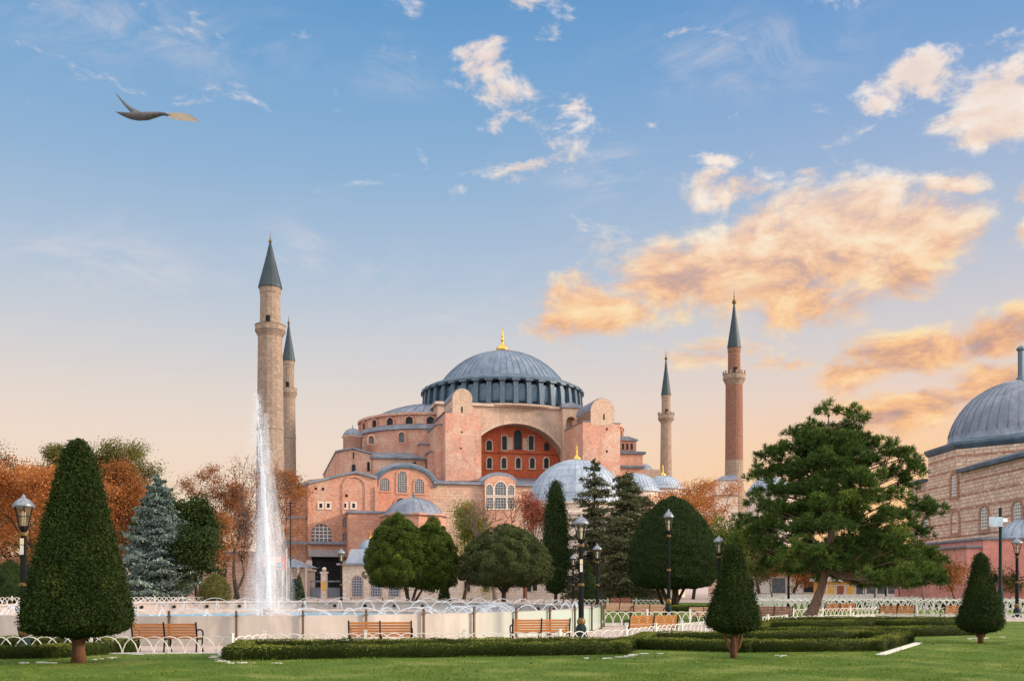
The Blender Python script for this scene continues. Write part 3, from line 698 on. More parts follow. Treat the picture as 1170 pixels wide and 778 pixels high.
# low roof far left, its ridge seen over the wing
q = [LP(p, y, -14) for p, y in ((335,575),(392,575),(392,549),(372,546),(352,548),(335,556))]
b = MB(); b.extrude_y(q, -14, 20); b.build('narthex_roof', M_tan, hs)
for p in (353.6, 430.2):
    x = LX(p, FY); z0 = .1; b = MB(); b.box(x-.32, x+.32, FY-.3, FY, z0, LZ(p, 556, FY)); b.build('pilaster', M_brickwall, hs)
xq0, xq1 = LX(391, FY), LX(419, FY); zz = LZ(405, 543, FY); rr = (xq1-xq0)/2; n = 16; b = MB()   # blind arch
A = [((xq0+xq1)/2 + rr*math.cos(math.pi*k/n), zz-rr + rr*math.sin(math.pi*k/n)) for k in range(n+1)]; B = [((xq0+xq1)/2 + (rr-.35)*math.cos(math.pi*k/n), zz-rr + (rr-.35)*math.sin(math.pi*k/n)) for k in range(n+1)]
for k in range(n): b.extrude_y([A[k], A[k+1], B[k+1], B[k]], FY-.18, FY+.05)
b.box(xq0, xq0+.35, FY-.18, FY+.05, LZ(400,588,FY), zz-rr); b.box(xq1-.35, xq1, FY-.18, FY+.05, LZ(400,588,FY), zz-rr); b.build('blind_arch', M_brickwall, hs)
for p in (366.5, 375, 394, 404): pxw(hs, p-1.7, p+1.7, 575, 580, FY, M_glassdark, M_palestone, fw=.3, proud=.12, arched=False)
for p, y in ((361,558),(369,558.5),(396,566)): x, z = LP(p, y, FY); bb = MB(); bb.box(x-.22, x+.22, FY-.04, FY+.1, z-.22, z+.22); bb.build('putlog_hole', M_dark, hs)
pxw(hs, 353.8+1.5, 379, 598.5, 618.5, FY, M_glassgrey, M_brickwall, fw=.45, proud=.25, bars=.14, nbx=5, nbz=5, barmat=M_palestone)
pxw(hs, 391.5, 398.5, 591, 602, FY, M_glassgrey, M_brickwall, fw=.25, bars=.06); pxw(hs, 391.5, 398.5, 607.5, 618, FY, M_glassgrey, M_brickwall, fw=.25, bars=.06)
for py, h in ((619.8,.3),):
    x0, x1 = LX(318, FY), LX(423, FY); z = LZ(380, py, FY); b = MB(); b.box(x0, x1, FY-.7, FY-.01, z-h, z+h*.6); b.build('ledge', M_leadgrey, hs)
# dark gateway and its canopy
x0, x1 = LX(354.5, FY), LX(393, FY); z1 = LZ(374, 636, FY)
b = MB(); b.box(x0, x1, FY-.06, FY+.2, .1, z1); b.build('gateway', M_dark, hs)
b = MB(); zt = LZ(374, 628.5, FY); b.extrude_y([(x0-.3,z1),(x1+.3,z1),(x1+.3,zt),(x0-.3,zt)], FY-1.2, FY-.1); b.build('gateway_canopy', M_awning, hs)
for p in (353, 394.5): x = LX(p, FY); b = MB(); b.box(x-.5, x+.5, FY-.6, FY-.32, .1, LZ(374, 640, FY)); b.build('gate_pier', M_palestone, hs)
# stone annexe right of the gate
x0, x1 = LX(398, FY-2), LX(424, FY-2); z = LZ(410, 588.5, FY-2); b = MB(); b.box(x0, x1, FY-2, FY-.02, .1, z); b.build('stone_annexe', M_rubble, hs)
b = MB(); b.box(x0-.3, x1+.3, FY-2.3, FY-.02, z+.01, z+.5); b.build('annexe_roof', M_leadgrey, hs)
# --- arched aisle bay with three tall windows
AY = -34.0
x0, x1 = LX(431, AY), LX(495.5, AY); zt = LZ(460, 534.5, AY); zs = LZ(460, 556, AY); n = 20; xc = (x0+x1)/2; rx = (x1-x0)/2; rz = zt - zs
def ell(g): return [(xc + (rx+g)*math.cos(math.pi*k/n), zs + (rz+g)*math.sin(math.pi*k/n)) for k in range(n+1)]
b = MB(); b.extrude_y([(x0,.1),(x1,.1)] + ell(0), AY, -21.2); b.build('arched_bay', M_pinkdeep, hs)
b = MB(); A, B = ell(.02), ell(1.15)
for k in range(n): b.extrude_y([A[k], B[k], B[k+1], A[k+1]], AY-.1+1.2, -21.1)
b.build('barrel_roof', M_leadgrey, hs)
b = MB(); A, B = ell(.02), ell(.5)
for k in range(n): b.extrude_y([A[k], B[k], B[k+1], A[k+1]], AY-.3, AY+1.05)
b.build('arch_hood', M_leaddark, hs)
pxw(hs, 434.2, 444.8, 546, 560.5, AY, M_glassgrey, M_pinkdeep, fw=.3, bars=.07, nbx=5, nbz=6)
pxw(hs, 454.5, 464.5, 538.5, 562.5, AY, M_glassgrey, M_pinkdeep, fw=.35, bars=.07, nbx=5, nbz=9)
pxw(hs, 474, 484.3, 547.2, 563.5, AY, M_glassgrey, M_pinkdeep, fw=.3, bars=.07, nbx=5, nbz=6)
pxw(hs, 452, 466, 569, 580, AY, M_dark, M_pinkdeep, fw=.3)
# --- low domed octagon before the aisle
OY = -46.0; ox = LX(473, OY); oz = LZ(473, 588, OY); rr = LX(508, OY) - ox
b = MB(); b.lathe([(rr+.2,.1),(rr+.2,oz-.5),(rr+.7,oz-.35),(rr+.7,oz-.05)], 8, (ox, OY, 0)); b.build('octagon_wall', M_brickwall, hs)
dome_mb(rr-.2, oz-.05, LZ(473, 568.5, OY), (ox, OY), 40, 20, .1, lip=.5).build('octagon_dome', M_leadgrey, hs, True)
b = MB(); zz = LZ(473, 568.5, OY); b.tube([(ox,OY,zz-.1),(ox,OY,zz+.5),(ox,OY,zz+1.1)], [.35,.15,.03], 8); b.build('octagon_finial', M_leaddark, hs)
x0, x1 = LX(398, -44), LX(447, -44); z = LZ(430, 586.5, -44); b = MB(); b.box(x0, x1, -44, -40.1, .1, z); b.build('baptistery_wall', M_brickwall, hs); b = MB(); b.box(x0-.2, x1+6, -44.3, -40, z+.01, z+.4); b.build('baptistery_roof', M_leadgrey, hs)
# --- south aisle: rubble wall, lead lean-to roof, small arched bay
x0, x1 = LX(495.6, AY), LX(720, AY); zw = LZ(525, 553.5, AY); zr_ = LZ(525, 545.5, BY)
b = MB(); b.box(x0, x1, AY, SY-.1, .1, zw); b.build('aisle_wall', M_rubble, hs)
b = MB(); b.add([(x0,AY-.5,zw+.02),(x1,AY-.5,zw+.02),(x1,SY-.1,zw+.02),(x0,SY-.1,zw+.02),(x0,AY-.5,zw+.35),(x1,AY-.5,zw+.35),(x1,SY-.1,zr_+1.6),(x0,SY-.1,zr_+1.6)],
    [(3,2,1,0),(4,5,6,7),(0,1,5,4),(1,2,6,5),(2,3,7,6),(3,0,4,7)])
for k in range(28):
    x = x0 + (x1-x0)*(k+.5)/28; b.bar((x, AY-.5, zw+.38), (x, SY-.2, zr_+1.63), .12, .1)
b.build('aisle_roof', M_leadgrey, hs)
AY2 = AY - .8
x0, x1 = LX(553.5, AY2), LX(589, AY2); zt = LZ(571, 543.5, AY2); zs = LZ(571, 552.5, AY2); xc = (x0+x1)/2; rx = (x1-x0)/2; rz = zt-zs
b = MB(); b.extrude_y([(x0,.1),(x1,.1)] + ell(0), AY2, AY+6); b.build('window_bay', M_pinkdeep, hs)
b = MB(); A, B = ell(.02), ell(.75)
for k in range(n): b.extrude_y([A[k], B[k], B[k+1], A[k+1]], AY2+.6, AY+10)
b.build('bay_roof', M_leadgrey, hs)
for (p0, p1, t0, t1) in ((555.3,563,553.5,565.5),(565.5,578,550.5,565.5),(580.2,587.3,554,565.5)): pxw(hs, p0, p1, t0, t1, AY2, M_glassgrey, M_palestone, fw=.2, bars=.07, nbx=4, nbz=5)
for (p0, p1) in ((555.3,563),(565.5,578),(580.2,587.3)): pxw(hs, p0, p1, 568.5, 581, AY2, M_glassgrey, M_palestone, fw=.2, bars=.07, nbx=4, nbz=4, arched=False)
for k in range(6):
    p = 594 + k*5; x, z = LP(p, 549.5, AY); b = MB(); b.box(x-.28, x+.28, AY-.56, AY-.5, z-.9, z+.4)
# --- east end beyond the right buttress
b = MB(); x0, x1 = LX(706, -22), LX(727, -22); z = LZ(716, 503.5, -22); b.box(x0, x1, -22, 12, .1, z); b.build('east_tier', M_pinkdeep, hs)
b = MB(); b.extrude_y([(x0,z+.01),(x1+.3,z+.01),(x1+.3,z+.3),((x0+x1)/2,z+.9),(x0,z+.7)], -22.4, 12.2); b.build('east_tier_roof', M_leadgrey, hs)
for p in (711.5, 716.5, 721.5): pxw(hs, p-1.4, p+1.4, 506.5, 514, -22, M_glassdark, M_pinkdeep, fw=.15)
x0, x1 = LX(706, -24), LX(734.5, -24); z = LZ(720, 518.5, -24); b = MB(); b.box(x0, x1, -24, 10, .1, z); b.build('east_gallery', M_pinkdeep, hs)
b = MB(); b.box(x0, x1+.5, -24.5, -22.03, z+.01, z+.5); z2 = LZ(720, 532.5, -24.3); b.box(x0, x1+.2, -24.6, -24.02, z2-.35, z2+.1); b.build('east_cornice', M_leaddark, hs)
x0, x1 = LX(733, -23), LX(755, -23); z = LZ(744, 536, -23); b = MB(); b.box(x0, x1, -23, 6, .1, z); b.build('east_apse_wall', M_tan, hs)
b = MB(); xc = (x0+x1)/2; r = (x1-x0)/2; b.lathe([(r+.2,z),(r+.2,z+.3),(r*.85,z+1.1),(r*.5,z+1.6),(.01,z+1.8)], 24, (xc, -18, 0)); b.build('east_apse_roof', M_leadgrey, hs, True)

# ================================================================ minarets
def minaret(label, px, d, ytop, ytip, ysp, ybt, ybb, w_sp, w_up, w_bal, w_sh, w_base, body, upper, n=16, ring=None, stone_below=None, finial_m=None, crenel=False):
    x = Xat(px, d); k = d/FPX; o = empty('minaret', label, 'minaret', (x, d, PLAZA)); Z = lambda py: Zat(py, d) - PLAZA
    rs = lambda w: w*k/2
    b = MB(); 
    if stone_below:
        yb, yj = stone_below
        b.lathe([(rs(w_base)*1.0, 0), (rs(w_base), Z(yj+22)), (rs(w_sh)*1.03, Z(yj)), (rs(w_sh)*1.02, Z(yb))], n); b.build('lower_shaft', M_minstone, o)
        b = MB(); b.lathe([(rs(w_sh), Z(yb)), (rs(w_sh)*.955, Z(ybb)+.05)], n); b.build('shaft', body, o)
    else:
        b.lathe([(rs(w_base), 0), (rs(w_base), Z(560)), (rs(w_sh)*1.05, Z(ring or 520)), (rs(w_sh)*.97, Z(ybb)+.05)], n); b.build('shaft', body, o)
        if ring:
            b = MB(); b.lathe([(rs(w_sh)*1.04, Z(ring)-.35), (rs(w_sh)*1.1, Z(ring)-.15), (rs(w_sh)*1.1, Z(ring)+.15), (rs(w_sh)*1.0, Z(ring)+.35)], n); b.build('ring_moulding', M_minstone, o)
    hb = Z(ybt) - Z(ybb)
    b = MB(); pr = [(rs(w_sh)*.95, Z(ybb))]
    for i in range(1, 6): pr += [(rs(w_sh)*.95 + (rs(w_bal)-rs(w_sh)*.95)*((i-1)/5)**1.2 + .02, Z(ybb)+hb*.5*i/5-.02), (rs(w_sh)*.95 + (rs(w_bal)-rs(w_sh)*.95)*(i/5)**1.2, Z(ybb)+hb*.5*i/5)]
    b.lathe(pr + [(rs(w_bal)*.4, Z(ybb)+hb*.52)], n); b.build('balcony', M_minstone, o)
    b = MB(); b.lathe([(rs(w_bal), Z(ybb)+hb*.52), (rs(w_bal)*.98, Z(ybb)+hb*.95), (rs(w_bal)*1.02, Z(ybb)+hb*.97), (rs(w_bal)*1.02, Z(ybt)), (rs(w_bal)*.9, Z(ybt)), (rs(w_bal)*.9, Z(ybb)+hb*.55)], n)
    if crenel:
        for i in range(12):
            a = 2*math.pi*i/12; b.obox((rs(w_bal)*.97*math.cos(a), rs(w_bal)*.97*math.sin(a), Z(ybt)+.3), .25, .35, .6, a)
    b.build('parapet', M_minstone, o)
    b = MB(); b.lathe([(rs(w_up), Z(ybb)+hb*.5), (rs(w_up)*.96, Z(ysp)-1.0), (rs(w_up)*1.02, Z(ysp)-.9), (rs(w_up)*1.02, Z(ysp)-.5), (rs(w_sp)*.97, Z(ysp)-.1)], n); b.build('upper_shaft', upper, o)
    b = MB(); a = -math.pi/2; b.obox((0, -rs(w_up)*.97, Z(ybt)+.5), .7, .12, 1.6); b.build('balcony_door', M_dark, o)
    b = MB(); b.lathe([(rs(w_sp)*.9, Z(ysp)-.12), (rs(w_sp)*1.05, Z(ysp)-.02), (rs(w_sp)*1.03, Z(ysp)+.3), (rs(w_sp)*.72, Z(ysp)+(Z(ytip)-Z(ysp))*.33), (rs(w_sp)*.36, Z(ysp)+(Z(ytip)-Z(ysp))*.68), (.12, Z(ytip))], n)
    b.build('spire', M_spire, o)
    finial('finial', (0,0), Z(ytip)-.2, Z(ytop)-Z(ytip)+.2, o, finial_m or M_bronze, .75)
    return o
minaret('thick pale stone minaret rising tallest at left behind the fountain jet', 308.8, 169, 264, 276, 329.5, 372, 386.5, 26, 23.6, 34.5, 28.6, 32, M_minstone, M_minstone, 16, 490)
minaret('pale stone minaret half hidden behind the tallest one at left', 329.8, 221, 359, 369, 412.5, 444, 456, 14.2, 13, 19.5, 15.4, 17.5, M_minstone, M_minstone, 16, 500)
sm = minaret('red brick minaret with slate spire standing above orange tree', 838.8, 202, 330, 346, 397.5, 428, 440, 15, 14.4, 25.5, 20.2, 25.5, M_minbrick, M_minbrick, 20, None, (526, 549), None, True)
minaret('slim grey stone minaret beyond right end of the basilica', 761, 256, 399, 410, 451.5, 474, 484.5, 11, 10.4, 18.5, 12.4, 14.5, M_minstone, M_minstone, 14, None, None, None, True)
b = MB(); k = 202/FPX
x0 = Xat(813.5,202)-Xat(838.8,202); x1 = Xat(852,202)-Xat(838.8,202)
b.add([(x0,-4,0),(x1-2.5,-4,0),(x1-2.5,4,0),(x0,4,0),(x0,-4,Zat(551,202)+.15),(x1-2.5,-4,Zat(551,202)+.15),(x1-2.5,4,Zat(551,202)),(x0,4,Zat(551,202))],[(3,2,1,0),(4,5,6,7),(0,1,5,4),(1,2,6,5),(2,3,7,6),(3,0,4,7)])
b.build('plinth', M_palestone, sm)
b = MB(); z = Zat(551,202)+.17; b.add([(x0-.3,-4.3,z),(x1-2.3,-4.3,z),(x1-2.3,4.2,z),(x0-.3,4.2,z),(x0+2,-2,z+1.2),(x1-2.6,-2,z+1.2),(x1-2.6,2,z+1.2),(x0+2,2,z+1.2)],[(3,2,1,0),(4,5,6,7),(0,1,5,4),(1,2,6,5),(2,3,7,6),(3,0,4,7)]); b.build('plinth_roof', M_leadgrey, sm)
b = MB(); z = Zat(567,202)+.15; b.box(x0-.2,x1-2.3,-4.2,4.2,z-.3,z); b.build('plinth_band', M_minstone, sm)

# ================================================================ domed tombs in front of the basilica
def tomb(label, px, d, rpx, ybase, ytop, fin=None, n=8, wins=True, wall=M_palestone, leadm=M_leadpale, drum=2.0):
    x = Xat(px, d); k = d/FPX; r = rpx*k; o = empty('domed_tomb', label, 'tomb', (x, d, PLAZA)); Z = lambda y: Zat(y, d) - PLAZA
    zb = Z(ybase); rot = math.pi/8
    b = MB(); b.lathe([(r*1.10, 0), (r*1.10, zb-drum), (r*1.16, zb-drum+.1), (r*1.16, zb-drum+.5), (r*1.02, zb-drum+.7)], n, a0=rot, a1=rot+2*math.pi); b.build('wall', wall, o)
    b = MB(); b.lathe([(r*1.0, zb-drum+.5), (r*1.0, zb-.4), (r*1.05, zb-.3), (r*1.05, zb)], 24); b.build('drum', wall, o)
    dome_mb(r*.99, zb, Z(ytop), n=56, ribs=36, ribw=.10, lip=.3, lines=7).build('dome', leadm, o, True)
    if fin: finial('finial', (0,0), Z(ytop)-.1, fin*k, o, M_gold, 1.25)
    if wins:
        for q in range(n):
            a = rot + 2*math.pi*(q+.5)/n; ap = r*1.10*math.cos(math.pi/n)
            for sx in (-.45, .45):
                for z0, z1, arched in ((1.2, 3.4, False), (4.6, 6.9, True)):
                    if z1 > zb-drum-.3: continue
                    s = sx*r*.42
                    w = arch_window(None, s-.55, s+.55, z0, z1, -ap, M_glassdark, M_palestone, fw=.16, proud=.12, arched=arched); w.parent = o; w.rotation_euler.z = a + math.pi/2
    return o
tomb('large domed tomb with pale lead sheets and gold finial before the basilica', 659, 150, 57, 577, 525.5, 20)
tomb('small domed tomb with gold finial peeking above the orange tree', 757.5, 168, 23, 558, 543.5, 15, drum=1.2)
tomb('domed tomb without finial half hidden behind the tall conifers', 727, 160, 27, 561, 541, None, drum=1.2)
tomb('domed tomb showing pale between pine crown and brick minaret base', 880, 158, 26, 563, 545, None, drum=1.5)
# ================================================================ banded bath house on the right
HX, HY_, HA = 53.8, 105.2, 8.36
hm = empty('bath_house', 'banded stone and brick bath house with round grey dome at right edge', 'bath house', (45.5, 100, PLAZA))
def hl(b): b.v = [(x-45.5, y-100, z-PLAZA) for x, y, z in b.v]; return b
b = MB(); b.box(45.5, 80, 78, 113.5, PLAZA, 13.2); hl(b).build('main_wall', M_hamam, hm)
b = MB(); b.box(45.0, 80.5, 77.5, 100.9, 13.22, 13.55); b.box(45.0, 80.5, 109.2, 114, 13.22, 13.55)
b.add([(45.0,77.5,13.55),(80.5,77.5,13.55),(80.5,100.9,13.55),(45,100.9,13.55),(47.6,80,14.4),(80.5,80,14.4),(80.5,100.9,14.4),(47.6,100.9,14.4)],[(4,5,6,7),(0,1,5,4),(1,2,6,5),(3,0,4,7),(2,3,7,6)]); hl(b).build('eaves', M_leaddark, hm)
cr = HA/math.cos(math.pi/8)
b = MB(); b.lathe([(cr,PLAZA+.02),(cr,16.0)], 8, (HX,HY_,0), math.pi/8, math.pi/8+2*math.pi); hl(b).build('octagon_drum', M_hamam, hm)
b = MB(); b.lathe([(cr+.03,15.75),(cr+.25,15.95),(cr+.42,16.2),(cr+.42,16.45),(7.2,17.05)], 8, (HX,HY_,0), math.pi/8, math.pi/8+2*math.pi); hl(b).build('cornice', M_leaddark, hm)
hl(dome_mb(7.2, 16.9, 23.4, (HX,HY_), 64, 44, .09, lip=.15)).build('dome', M_leadgrey, hm, True)
b = MB(); b.lathe([(.55,23.2),(.45,23.7),(.30,23.9),(.30,26.6),(.44,26.7),(.44,26.9),(.02,27.2)], 12, (HX,HY_,0)); hl(b).build('dome_lantern', M_leaddark, hm)
def hwin(d, y0, y1, w=1.5, face=45.5):
    """window on the long left face; d: distance along the wall"""
    z0, z1 = Zat(y1, d)-PLAZA, Zat(y0, d)-PLAZA
    wd_ = arch_window(None, -w/2, w/2, z0, z1, 0, M_pierced, M_hbrick, fw=.34, proud=.10); wd_.parent = hm; wd_.location = (face-45.5, d-100, 0); wd_.rotation_euler.z = -math.pi/2
for d in (95.8, 102, 109.2, 89.5): 
    zt, zb_ = 9.45, 7.2
    hwin(d, HYP-(zt-EYE)*FPX/d, HYP-(zb_-EYE)*FPX/d)
hwin(102.2, 541, 567, 1.3, 45.44)
for d in (88,): pass
# pink annexe
an = empty('pink_annexe', 'low salmon pink annexe with lead eaves before the bath house', 'annexe', (46, 94, PLAZA))
def al(b): b.v = [(x-46, y-94, z-PLAZA) for x, y, z in b.v]; return b
dA = 84.0; xL, xM = Xat(1104.7,dA), Xat(1121.5,dA); zl, zh = Zat(625.5,dA), Zat(616.5,dA)
b = MB(); b.box(xL, xM-.01, dA, 99.9, PLAZA, zl); b.box(xM, 45.45, dA-.3, 99.9, PLAZA, zh); al(b).build('wall', M_pinkwall, an)
b = MB(); b.box(xL-.2, xM-.02, dA-.25, 99.8, zl+.01, zl+.16); b.box(xM-.2, 45.45, dA-.5, 99.8, zh+.01, zh+.18); al(b).build('eaves', M_leadgrey, an)
al(dome_mb(2.1, zh+.2, zh+1.9, (Xat(1172,dA+2.4), dA+2.6), 32, 16, .08, lip=.2)).build('small_dome', M_leadpale, an, True)
for px in (1135, 1156):
    x = Xat(px, dA-.3); z = Zat(660, dA); b = MB(); b.tube([(x,dA-.32,z+.5),(x,dA-.62,z+.55),(x,dA-.62,z+.35)], .03, 5); b.lathe([(.03,-.45),(.16,-.3),(.2,.2),(.05,.38)], 6, (x,dA-.62,z)); al(b).build('wall_lantern', M_iron, an)
gw = MB(); x0, x1 = Xat(1046,108), Xat(1108,108); gw.box(x0, x1, 108, 108.4, PLAZA, Zat(671,108)); tag(gw.build('garden_wall', M_pinkwall), 'low salmon pink garden wall left of the pink annexe', 'wall')
# shops under the pine
def shop(label, px0, px1, d, ytop, wallm, bays, roofm, dep=5, cat='shop'):
    x0, x1 = Xat(px0,d), Xat(px1,d); z = Zat(ytop,d)-PLAZA; o = empty('shop_pavilion', label, cat, ((x0+x1)/2, d, PLAZA)); w = (x1-x0)/2
    b = MB(); b.box(-w, w, .15, dep, 0, z); b.build('wall', wallm, o)
    b = MB(); b.extrude_y([(-w-.4,z+.01),(w+.4,z+.01),(w+.4,z+.25),(w*.6,z+1.1),(-w*.6,z+1.1),(-w-.4,z+.25)], -.4, dep+.4); b.build('roof', roofm, o)
    n = len(bays)
    for i, (m, h0) in enumerate(bays):
        a, c = -w + 2*w*i/n + .15, -w + 2*w*(i+1)/n - .15
        arch_window(o, a, c, h0, z-.5, .15, m, M_white, fw=.1, proud=.08, arched=False, name='shopfront')
    return o
shop('small shop with ochre doors and white fascia behind the pine trunk', 944, 988, 118, 664, M_yellow, [(M_yellow,.1),(M_woodred,.1),(M_yellow,.1),(M_glassgrey,.9)], M_white)
shop('grey glazed pavilion with white base right of the ochre shop', 989, 1050, 118, 662, M_white, [(M_glassgrey,1.0)]*5, M_leadgrey)
shop('long low building with red tiles seen behind the thin street trees', 845, 935, 140, 656, M_pale, [(M_glassdark,1.0),(M_white,1.0),(M_glassgrey,.9),(M_white,1),(M_glassdark,1)], M_tile, cat='building')
shop('small kiosk with red and white panels behind the round clipped tree', 735, 768, 122, 663, M_redcloth if False else M_tile, [(M_white,.6),(M_tile,.1),(M_white,.5)], M_palestone, 3, 'kiosk')
b = MB(); d = 118; b.obox((Xat(730,d), d, PLAZA+1.2), .9, .12, 2.2); b.build('panel', M_bluesign, None)
o = bpy.data.objects['panel']; o.name = 'banner_stand'; tag(o, 'pale blue upright banner left of the red and white kiosk', 'banner')

# ================================================================ left: stone house, ticket hut, fountain kiosk, long wall
def block(name, label, cat, px0, px1, d, ytop, m, dep, roofm=None, eave=.3, wins=(), winm=M_glassdark, framem=M_palestone, dz=0):
    x0, x1 = Xat(px0,d), Xat(px1,d); o = empty(name, label, cat, ((x0+x1)/2, d, PLAZA)); w = (x1-x0)/2; z = Zat(ytop,d)-PLAZA
    b = MB(); b.box(-w, w, 0, dep, 0, z); b.build('wall', m, o)
    b = MB(); b.box(-w-eave, w+eave, -eave, dep+eave, z+.01, z+.3); b.build('coping', roofm or M_palestone, o)
    for (p0, p1, y0, y1, ar) in wins:
        arch_window(o, Xat(p0,d)-(x0+x1)/2, Xat(p1,d)-(x0+x1)/2, Zat(y1,d)-PLAZA, Zat(y0,d)-PLAZA, 0, winm, framem, fw=.2, proud=.12, arched=ar)
    return o
block('stone_house', 'small pink coursed stone house with dark window left of the jet', 'house', 214, 300, 150, 632, masonry('pink_coursed_stone', (.60,.40,.31), (.55,.35,.27), (.40,.25,.19), 1.6, .42, .05, .4), 12, M_leadgrey, .3, ((248.5,256.5,650,663,False),), M_glassdark, M_palestone)
th = block('ticket_hut', 'open ticket hut with grey hipped roof left of the dark gateway', 'ticket hut', 306, 351, 150, 652, M_pale, 6, M_palestone, .2, ((322,328,661,676,False),(333,339,661,676,False)), M_glassdark, M_palestone)
x0, x1 = Xat(303,149.4), Xat(354,149.4); w = (x1-x0)/2; zb, zt = Zat(651,150)-PLAZA+.4, Zat(640,150)-PLAZA+.3
b = MB(); b.add([(-w,-1,zb),(w,-1,zb),(w,7,zb),(-w,7,zb),(-w+3,2.5,zt),(w-3,2.5,zt),(w-3,3.5,zt),(-w+3,3.5,zt)],[(3,2,1,0),(4,5,6,7),(0,1,5,4),(1,2,6,5),(2,3,7,6),(3,0,4,7)]); b.build('hip_roof', M_leadgrey, th)
for k in range(6):
    b = MB(); x = -w+.4+(2*w-.8)*k/5; b.lathe([(.24,0),(.24,.2),(.16,.3),(.15,zb-.4),(.24,zb-.2),(.24,zb)], 10, (x,-.7,0)); b.build('column', M_palestone, th)
fk = block('fountain_kiosk', 'white stone kiosk with arched lattice windows beneath small lead dome', 'kiosk', 390, 466, 146, 645.5, M_palestone, 9, M_leadgrey, .6,
    ((402.5,414.5,658,681.5,True),(424,436,658,681.5,True),(444.5,456.5,658,681.5,True)), M_lattice, M_pale)
z = Zat(643,146)-PLAZA; xo = Xat(414,150)-Xat(428,146)
b = MB(); w=1.35; b.add([(xo-w*1.5,1,z),(xo+w*1.5,1,z),(xo+w*1.5,5,z),(xo-w*1.5,5,z),(xo-w,1.8,z+2.1),(xo+w,1.8,z+2.1),(xo+w,4.2,z+2.1),(xo-w,4.2,z+2.1)],[(3,2,1,0),(4,5,6,7),(0,1,5,4),(1,2,6,5),(2,3,7,6),(3,0,4,7)]); b.build('roof_lantern', M_leadpale, fk)
xo = Xat(424,152)-Xat(428,146); dome_mb(1.9, z+1.9, z+3.7, (xo,5.5), 28, 14, .07, lip=.2).build('small_dome', M_leadpale, fk, True); b = MB(); b.lathe([(2.0,z-.1),(2.0,z+1.7)], 24, (xo,5.5,0)); b.build('dome_drum', M_palestone, fk); finial('finial', (xo,5.5), z+3.6, 1.7, fk, M_gold, 1.0)
block('precinct_wall', 'long low pale stone wall with small barred windows behind round trees', 'wall', 467.5, 652, 146, 657.5, M_palestone, 1.0, M_palestone, .15,
    ((530.5,537,664,675.5,False),(552,558.5,664,675.5,False),(601,607.5,664,675.5,False),(575,581,664,675.5,False)), M_glassdark, M_pale)
block('garden_terrace', 'low rose stone terrace wall under the tall conifers', 'wall', 652.5, 733, 140, 669, M_rubble, 1.0, M_palestone, .1)
block('gate_pillar', 'pale stone pillar with an ochre panel beside dark gateway', 'pillar', 366.5, 373, 147, 655, M_palestone, 1.0, M_palestone, .12)
o = bpy.data.objects['gate_pillar']; b = MB(); b.box(-.36,.36,-.06,-.01,1.2,2.6); b.build('ochre_panel', M_yellow, o); b = MB(); b.ball((0,.5,Zat(653,147)-PLAZA+.35), .35); b.build('ball_cap', M_palestone, o, True)
b = MB(); d = 148; x0, x1 = Xat(353,d), Xat(389,d)
for z, h in ((.9,1.5),(2.6,.25)): b.box(x0, x1, d+1.1, d+1.18, PLAZA+z-h/2, PLAZA+z+h/2)
b.box(x0, x0+.1, d+1.1, d+1.2, PLAZA, PLAZA+2.7); b.box(x1-.1, x1, d+1.1, d+1.2, PLAZA, PLAZA+2.7)
tag(b.build('entrance_barrier', M_leadgrey), 'grey entrance barrier panels across the dark gateway', 'barrier')
# far skyline of roofs left, hidden mostly by trees
shop('distant cream building glimpsed between trunks at far left', -60, 40, 165, 645, M_pale, [(M_glassdark,1.0),(M_white,1.0),(M_glassdark,1.0)], M_tile, 8, 'building')
# ================================================================ lawns, kerbs
def ext(p, e): return p
lawn_edge = [G(-60,747,0), G(100,747,0), G(262,746.5,0), G(300,742,0), G(640,739,0), G(716,735,0), G(830,720.5,0), G(900,714,0), G(1010,709.5,0), G(1300,709.5,0)]
lawn_pts = [(-40,4),(60,4),(60,45)] + [(60, lawn_edge[-1][1])] + lawn_edge[::-1] + [(-40, lawn_edge[0][1])]
b = MB(); n = len(lawn_pts); b.extrude_z(lawn_pts, PLAZA, 0.0); tag(b.build('lawn', M_lawn), kind='structure')
def strip(name, pts, w, z0, z1, m, kind='structure', closed=False):
    """a ribbon of width w along pts"""
    b = MB(); k = len(pts); L = []; Rr = []
    for i in range(k):
        p = Vector(pts[i]); a = Vector(pts[i-1]) if (i > 0 or closed) else None; c = Vector(pts[(i+1) % k]) if (i < k-1 or closed) else None
        t = ((c - p).normalized() if c else Vector((0,0))) + ((p - a).normalized() if a else Vector((0,0))); t.normalize()
        nn = Vector((-t.y, t.x)); f = 1.0
        if a and c: f = 1/max(.5, abs(nn.dot(Vector((-(c-p).normalized().y, (c-p).normalized().x)))))
        L.append(p + nn*w/2*f); Rr.append(p - nn*w/2*f)
    for i in range(k if closed else k-1):
        j = (i+1) % k
        b.add([(*Rr[i],z0),(*Rr[j],z0),(*L[j],z0),(*L[i],z0),(*Rr[i],z1),(*Rr[j],z1),(*L[j],z1),(*L[i],z1)],[(4,5,6,7),(0,1,5,4),(2,3,7,6)] + ([(3,0,4,7)] if not closed and i == 0 else []) + ([(1,2,6,5)] if not closed and i == k-2 else []))
    o = b.build(name, m); return tag(o, kind=kind) if kind else o
strip('lawn_kerb', [(x, y+.08) for x, y in lawn_edge], .16, PLAZA+.004, .03, M_kerb)
lawn2 = [G(690,711.5,0), G(836,711,0), G(905,705,0), G(1000,702,0), G(1330,702.5,0), G(1330,691,0), G(1010,690,0), G(850,688,0), G(700,688,0), G(672,694,0)]
b = MB(); b.extrude_z(lawn2, PLAZA, -.02); tag(b.build('rear_lawn', M_lawn), kind='structure')
